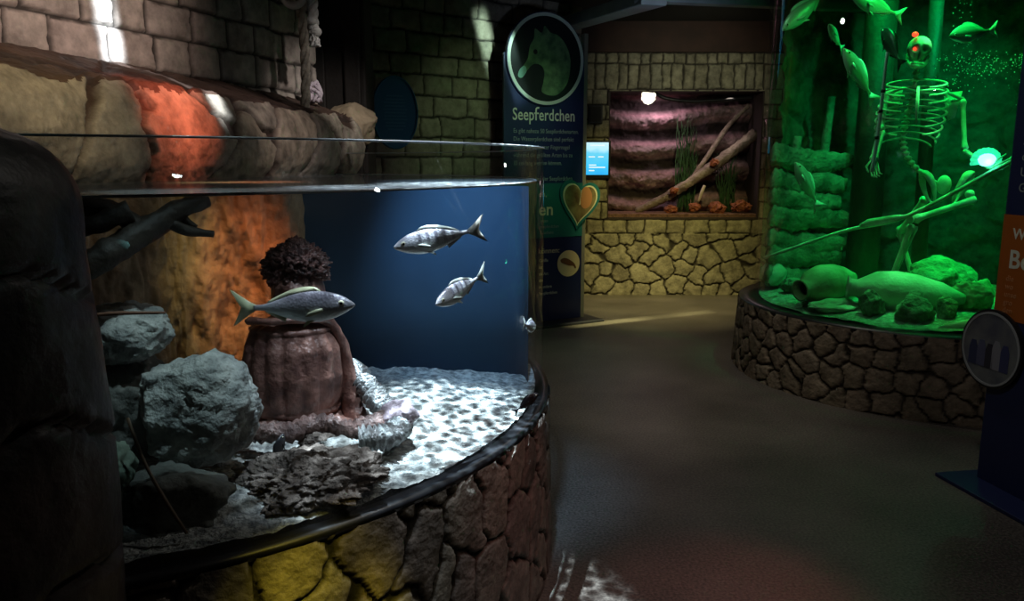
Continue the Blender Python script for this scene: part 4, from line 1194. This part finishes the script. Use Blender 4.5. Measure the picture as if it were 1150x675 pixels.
# pots and stones on the bed
def amphora(name, label, loc, d, L, R, m, broken=False):
    pr = [(.0, -.5), (.10, -.5), (.16, -.44), (.30, -.30), (.42, -.1), (.46, .08), (.40, .26), (.26, .36), (.19, .41), (.20, .46), (.25, .50), (.20, .495), (.15, .46), (.14, .41), (.22, .35), (.36, .25), (.42, .08), (.38, -.1), (.26, -.29), (.05, -.44)]
    t = thing(name, label, 'pot', loc, V(d).to_track_quat('Z', 'Y'))
    v, f = lathe([(r * 2 * R, z * L) for r, z in pr], 56)
    v = [(x * (1 + .03 * noise.noise(V((x * 8, y * 8, z * 8)))), y * (1 + .03 * noise.noise(V((x * 8, y * 8, z * 8 + 4)))), z + .004 * math.sin(z * 160)) for x, y, z in v]
    obj('body', (v, f), m, t)
    return t
M_clay = plain('algae clay', (.50, .52, .30), .7, col2=(.28, .32, .16), vscale=9, bump=.7, bscale=40)
M_clay2 = plain('pale ridged clay', (.60, .62, .48), .6, col2=(.36, .40, .28), vscale=7, bump=.7, bscale=30)
amphora('clay_pot', 'rounded clay pot lying with its dark mouth towards the left of the green tank', (2.17, 5.33, .68), (-.88, -.42, -.12), .50, .15, M_clay)
amphora('clay_jar', 'pale ridged clay jar lying across the middle of the green tank floor', (2.55, 5.02, .665), (-.88, .30, .06), .70, .15, M_clay2)
def rk(label, loc, r, seed, m, **k):
    o = obj('rock', rock(r, seed, 5, **k), m); o.location = loc; return tag(o, label, 'rock')
M_rk = plain('green tank stone', (.28, .30, .20), .8, col2=(.14, .16, .10), vscale=12, bump=1, bscale=35)
rk('angular dark stone leaning against the pale ridged jar', (2.50, 4.80, .60), (.13, .10, .11), 71, M_rk)
rk('dark stone at the open end of the pale ridged jar', (2.30, 4.93, .60), (.075, .07, .11), 72, M_rk)
rk('flat pale stone under the clay pot at the front of the green tank', (2.13, 5.12, .555), (.17, .10, .05), 73, M_clay2)
rk('small dark stone below the right end of the ridged jar', (2.70, 4.78, .60), (.07, .07, .09), 74, M_rk)
rk('round spiky looking coral stone beside the round photo plaque', (2.98, 4.98, .655), (.14, .12, .115), 75, M_clay, fine=.12)
rk('large dark boulder at the rear right of the green tank floor', (3.05, 5.55, .66), (.25, .2, .18), 76, M_rk)
o = obj('slate', xf(prism([(-.16, -.02), (.18, -.02), (.19, .075), (.02, .04)], -.02, .02), Matrix.Rotation(-.25, 4, 'Z')), plain('pale slate', (.60, .62, .45), .6, bump=.5)); o.location = (2.70, 4.585, .535)
tag(o, 'bright wedge shaped slate at the front edge of the green tank', 'rock')
v, f = lathe([(.01, 0), (.05, .03), (.09, .09), (.10, .15), (.085, .16), (.06, .09), (.01, .02)], 30)
o = obj('clam_shell', xf(([(x * (1 + .06 * math.cos(10 * math.atan2(y, x))), y, z) for x, y, z in v], f), Matrix.Rotation(-.9, 4, 'X') @ Matrix.Rotation(.5, 4, 'Y')), M_clay2); o.location = (1.99, 6.00, .57)
tag(o, 'pale open clam shell at the left edge of the green tank floor', 'shell')
for k, (x, y, z, r) in enumerate([(2.08, 5.72, .60, .09), (2.30, 5.75, .60, .11)]):
    rk(['pebbly stone behind the clay pot near the clam shell', 'pebbly stone hidden behind the clay pot under the hull'][k], (x, y, z), (r, r, r * .7), 80 + k, M_rk, fine=.1)

# fish in the green tank
M_g1 = fishmat('plain pale fish', (.30, .34, .24), (.46, .50, .34), (.60, .64, .50))
M_g2 = fishmat('dark flanked fish', (.50, .54, .36), (.06, .07, .05), (.50, .54, .40))
M_gf = plain('pale fin', (.50, .55, .42), .45)
G2 = 'fish in the green tank'
ga = make_fish('fish', 'green lit fish at the top left of the green tank, nose pointing down left', PROF_SLIM, M_g1, M_gf, (2.05, 5.72, 2.555), (-.70, -.1, -.62), .46, G2)
dup(ga, 'fat green fish with turquoise tail at the top of the tank above the banded tube', (2.34, 5.25, 2.475), look((-.95, -.2, .25)), .40)
dup(ga, 'small green fish turned away, second from the tank edge below the topmost one', (2.18, 5.50, 2.325), look((-.55, -.55, .42)), .30)
dup(ga, 'long green fish diving steeply up beside the banded tube', (2.30, 5.36, 2.06), look((-.58, -.1, .78)), .44)
gb = make_fish('fish', 'deep bodied dark flanked fish right of the skull in the green tank', PROF_DEEP, M_g2, M_gf, (2.81, 4.98, 2.275), (-.95, -.2, -.16), .345, G2)
dup(ga, 'lone green fish low at the left of the tank, tail hanging down right', (2.075, 5.55, 1.335), look((-.52, -.1, .80)), .40)
gd = make_fish('fish', 'black fish seen tail on directly left of the skull', PROF_DEEP, M_dark, M_eye, (2.47, 5.30, 2.235), (-.15, .7, .85), .36, G2, mouth=False)

# rising bubbles
rgx = random.Random(19)
bl = []
for k in range(330):
    if k < 60: p = (2.80 + rgx.gauss(0, .02), 5.10 + rgx.uniform(-.1, .1), rgx.uniform(1.95, 2.5))
    else:
        x = rgx.uniform(2.80, 3.45); p = (x, 5.25 + rgx.uniform(-.2, .2), 2.19 - abs(rgx.gauss(0, .10)))
    bl.append(ball(rgx.uniform(.0018, .0048), p, 1))
o = obj('bubbles', merge(*bl), plain('air bubbles', (.85, .9, .8), .1, spec=1), None)
tag(o, 'cloud of sparkling air bubbles right of the skull in the green tank', 'bubbles', kind='stuff')

# ------------------------------------------------------------------ board at the right edge
ang = math.atan2(-1, .17)
rq = Quaternion((0, 0, 1), ang)
rb = thing('information_board', 'dark navy board with an orange band at the right edge of the picture', 'sign', (2.225, 3.55, 0), rq)
obj('panel', box(.85, .03, 2.45, (.425, .015, 1.235), .004), M_navy, rb, smooth=False)
obj('orange_band', box(.85, .004, .47, (.425, -.002, 1.035)), plain('orange print', (.42, .115, .012), .5), rb, smooth=False)
obj('base_plate', box(1.0, .42, .018, (.42, .05, .009), .004), M_navy, rb, smooth=False)
text('text_line', 'Wi', .068, TM(.062, 1.165, -.005), M_white, rb, bold=.0008)
text('heading', 'Be', .115, TM(.055, 1.035, -.005), M_white, rb, bold=.002)
for k, s in enumerate(['die', 'wo', 'unse', 'gro', 'den']): text('text_line', s, .036, TM(.05, .975 - k * .036, -.005), plain('faint orange print', (.55, .26, .12), .5) if k == 0 else bpy.data.materials['faint orange print'], rb)
for k, s in enumerate(['a', 'v', 's', 'A', 'di', 'Ur', 'Ge']): text('text_line', s, .055, TM(.062, 1.78 - k * .068, -.002), M_textdim, rb)
PM = Matrix.Translation((.02, -.01, .65)) @ Matrix.Rotation(PI / 2, 4, 'X')
pl = obj('photo_plaque', xf(lathe([(0, -.012), (.185, -.012), (.185, .008), (0, .008)], 56), PM), M_black, rb, smooth=False)
obj('ring', xf(lathe([(.163, .009), (.163, .013), (.173, .013), (.173, .009)], 64), PM), plain('grey ring', (.35, .38, .40), .5), pl, smooth=False)
obj('picture', xf(lathe([(0, .0095), (.163, .0095)], 56), PM), plain('dim group photo', (.20, .22, .22), .5, col2=(.10, .11, .15), vscale=9), pl, smooth=False)
def disc_print(name, pts, col, y):
    return obj(name, prism([(x + .02, z + .65) for x, z in pts], y, y + .0015), plain(name, col, .5), pl, smooth=False)
for k, (x, w_, h_, c) in enumerate([(-.10, .05, .11, (.04, .05, .12)), (-.05, .05, .12, (.10, .11, .20)), (.0, .05, .11, (.04, .04, .06)), (.04, .05, .13, (.26, .27, .32)), (.09, .05, .12, (.05, .06, .16))]):
    disc_print('figure_print', [(x - w_ / 2, -.09), (x + w_ / 2, -.09), (x + w_ / 2, h_ - .09 - .03), (x + w_ / 4, h_ - .085), (x - w_ / 4, h_ - .085), (x - w_ / 2, h_ - .09 - .03)], c, -.0215)

# ------------------------------------------------------------------ lights
# round tank: cool white lamps over the water; a pattern in two imitates caustics
lamp('tank_spot', 'SPOT', (-.10, 2.55, 2.95), 560, (.80, .93, 1.0), (-.14, 2.42, .7), .006, 25, 1, ('caustic', {'scale': 58, 'gain': 14.0, 'pow': 3.4, 'base': .03}))
lamp('tank_front', 'SPOT', (-.30, 2.30, 2.95), 190, (.85, .94, 1.0), (-.40, 2.08, .7), .008, 20, 1, ('caustic', {'scale': 46, 'gain': 9.0, 'pow': 3.0, 'base': .08}))
lamp('tank_fill', 'SPOT', (-.05, 1.75, 2.9), 125, (.80, .90, 1.0), (-.42, 2.12, .95), .02, 26, 1)  # added lamp from the viewer's side, brightens fish flanks and statue
lamp('tank_blue', 'SPOT', (-.02, 2.10, 2.9), 190, (.42, .68, 1.0), (-.10, 3.0, .95), .03, 30, 1)
lamp('rock_orange', 'SPOT', (-.55, 2.1, 2.6), 200, (1, .30, .11), (-.96, 2.85, 1.0), .04, 16, 1)
lamp('rock_gold', 'SPOT', (-.75, 2.1, 2.6), 85, (1, .72, .30), (-1.10, 2.8, .95), .04, 14, 1)
lamp('sign_fill', 'SPOT', (.9, 5.0, 2.9), 22, (.85, 1, .85), (.3, 7.25, 1.85), .04, 26, 1)  # added lamp that brightens the tall board, no such source seen
lamp('rock_cool', 'SPOT', (-.35, 1.45, 2.85), 75, (.76, .95, .95), (-.87, 1.95, .93), .03, 19, 1)
# over the ledge
lamp('ledge_red', 'SPOT', (.1, 2.6, 2.9), 260, (1, .20, .10), (-1.32, 2.95, 1.62), .04, 17, 1)
lamp('ledge_white', 'SPOT', (.2, 2.4, 2.9), 1500, (.80, .90, 1.0), (-1.50, 3.36, 1.97), .02, 28, .4, ('slit', {'w': .032, 'scale': 2.5}), along=(.44, -.15, -.56))
lamp('ledge_fill', 'SPOT', (.3, 1.9, 2.9), 150, (1, .74, .64), (-1.75, 3.1, 2.2), .05, 40, 1)
lamp('ledge_yellow', 'SPOT', (-.3, 1.6, 2.9), 66, (1, .80, .48), (-1.5, 2.45, 1.65), .05, 26, 1)
lamp('rope_fill', 'SPOT', (.2, 3.1, 2.9), 90, (.98, .88, .82), (-1.02, 4.7, 1.85), .04, 24, 1)  # added spot, brightens the dim rope and boulder
# wall behind the tank
lamp('centre_green', 'SPOT', (1.0, 5.2, 2.9), 26, (.66, 1, .50), (-.25, 7.2, 1.7), .1, 44, 1)
lamp('centre_beam', 'SPOT', (1.1, 5.2, 2.95), 420, (.66, 1, .82), (-.19, 7.34, 2.36), .02, 24, .6, ('slit', {'w': .045, 'scale': 2.5}), along=(.18, .16, -.70))
# window wall
lamp('back_yellow', 'SPOT', (1.9, 6.6, 2.9), 150, (1, .86, .26), (1.6, 8.85, .45), .06, 60, 1)
lamp('back_floor', 'SPOT', (1.0, 6.6, 2.9), 260, (1, .84, .36), (1.5, 8.1, 0), .06, 48, 1)
lamp('floor_streak', 'SPOT', (2.0, 6.9, 2.9), 900, (1, .92, .40), (1.30, 7.5, 0), .02, 34, .6, ('slit', {'w': .035, 'scale': 2.5}), along=(1.2, .6, 0))
lamp('back_soldier', 'SPOT', (1.9, 6.6, 2.4), 45, (.95, .95, .66), (1.9, 8.9, 2.35), .1, 62, 1)
lamp('window_pink', 'AREA', (1.65, 9.20, 2.22), 4.5, (1, .70, .78), (1.7, 9.3, 1.0), .30)
lamp('window_warm', 'SPOT', (2.45, 9.0, 2.22), 10, (1, .85, .70), (2.35, 9.2, 1.0), .08, 80, 1)
lamp('beam_wash', 'SPOT', (1.1, 5.0, 2.0), 12, (.6, .75, 1), (1.0, 6.3, 2.7), .1, 70, 1)  # added upward spot, lifts the dark ceiling beam
# green tank
lamp('green_top', 'AREA', (2.90, 5.50, 2.84), 12, (.0, 1, .16), (2.90, 5.50, .5), 1.2, 36)
lamp('green_low', 'SPOT', (2.40, 5.35, 2.80), 66, (.10, 1, .45), (2.12, 5.62, .6), .04, 30, 1)
lamp('green_jar', 'SPOT', (2.75, 5.20, 2.8), 120, (.20, 1, .36), (2.50, 5.05, .65), .03, 20, 1)
lamp('green_slate', 'SPOT', (2.75, 4.85, 2.8), 40, (.2, 1, .05), (2.72, 4.60, .56), .03, 12, 1)
lamp('green_knee', 'SPOT', (2.9, 5.0, 2.8), 40, (.10, 1, .18), (2.95, 5.18, 1.3), .03, 18, 1)
lamp('green_hull', 'SPOT', (2.35, 5.3, 2.82), 22, (.0, 1, .30), (2.15, 6.05, 1.1), .03, 44, 1)
lamp('green_fish', 'SPOT', (2.65, 4.95, 2.82), 22, (.03, 1, .18), (2.2, 5.5, 2.2), .03, 70, 1)
lamp('green_side', 'SPOT', (3.3, 5.05, 2.80), 20, (.20, 1, .02), (3.2, 5.3, 1.9), .04, 40, 1)
lamp('green_glow', 'SPOT', (2.9, 5.1, 2.82), 50, (.0, 1, .36), (3.15, 6.4, 1.8), .04, 76, 1)
lamp('green_bones', 'SPOT', (2.6, 4.75, 2.82), 26, (.02, 1, .22), (2.72, 5.22, 1.6), .03, 36, 1)
lamp('shell_glow', 'POINT', (2.97, 4.95, 1.50), .8, (.1, 1, .65), None, .03)
# coloured patches on the stone drum and the floor; the fills are added lamps
lamp('drum_yellow', 'SPOT', (.5, .5, 2.9), 520, (1, .80, .06), (-.40, 1.62, .42), .02, 12, 1, ('slit', {'w': .16, 'scale': 13}), roll=.6)
lamp('drum_fill', 'SPOT', (1.3, .9, 2.9), 16, (1, .9, .7), (-.1, 2.0, .4), .08, 34, 1)
lamp('drum_red', 'SPOT', (.9, 1.3, 2.9), 34, (1, .22, .24), (0.04, 2.35, .44), .04, 18, 1)
lamp('floor_red', 'SPOT', (1.4, 3.4, 2.9), 55, (1, .13, .10), (.75, 2.5, 0), .05, 22, 1)
lamp('room_fill', 'SPOT', (.9, 2.4, 2.95), 22, (1, .93, .84), (.95, 2.45, 0), .03, 165, 1)
lamp('hall_fill', 'SPOT', (1.5, 5.2, 2.95), 22, (1, .95, .86), (1.3, 5.1, 0), .03, 160, 1)
lamp('floor_fill', 'SPOT', (1.1, 4.0, 2.9), 34, (1, .90, .66), (1.0, 4.9, 0), .04, 58, 1)
lamp('board_fill', 'SPOT', (.9, 2.2, 2.9), 3, (1, .9, .8), (2.2, 3.3, 1.1), .03, 44, 1)
lamp('ledge_grey', 'SPOT', (.2, 2.9, 2.9), 46, (1, .82, .80), (-1.1, 3.75, 1.68), .04, 26, 1)
lamp('pillar_teal', 'SPOT', (-.2, .4, 2.9), 10, (.3, .8, .8), (-.95, 1.15, 1.5), .1, 22, 1)  # added dim spot that lifts the black pillar top
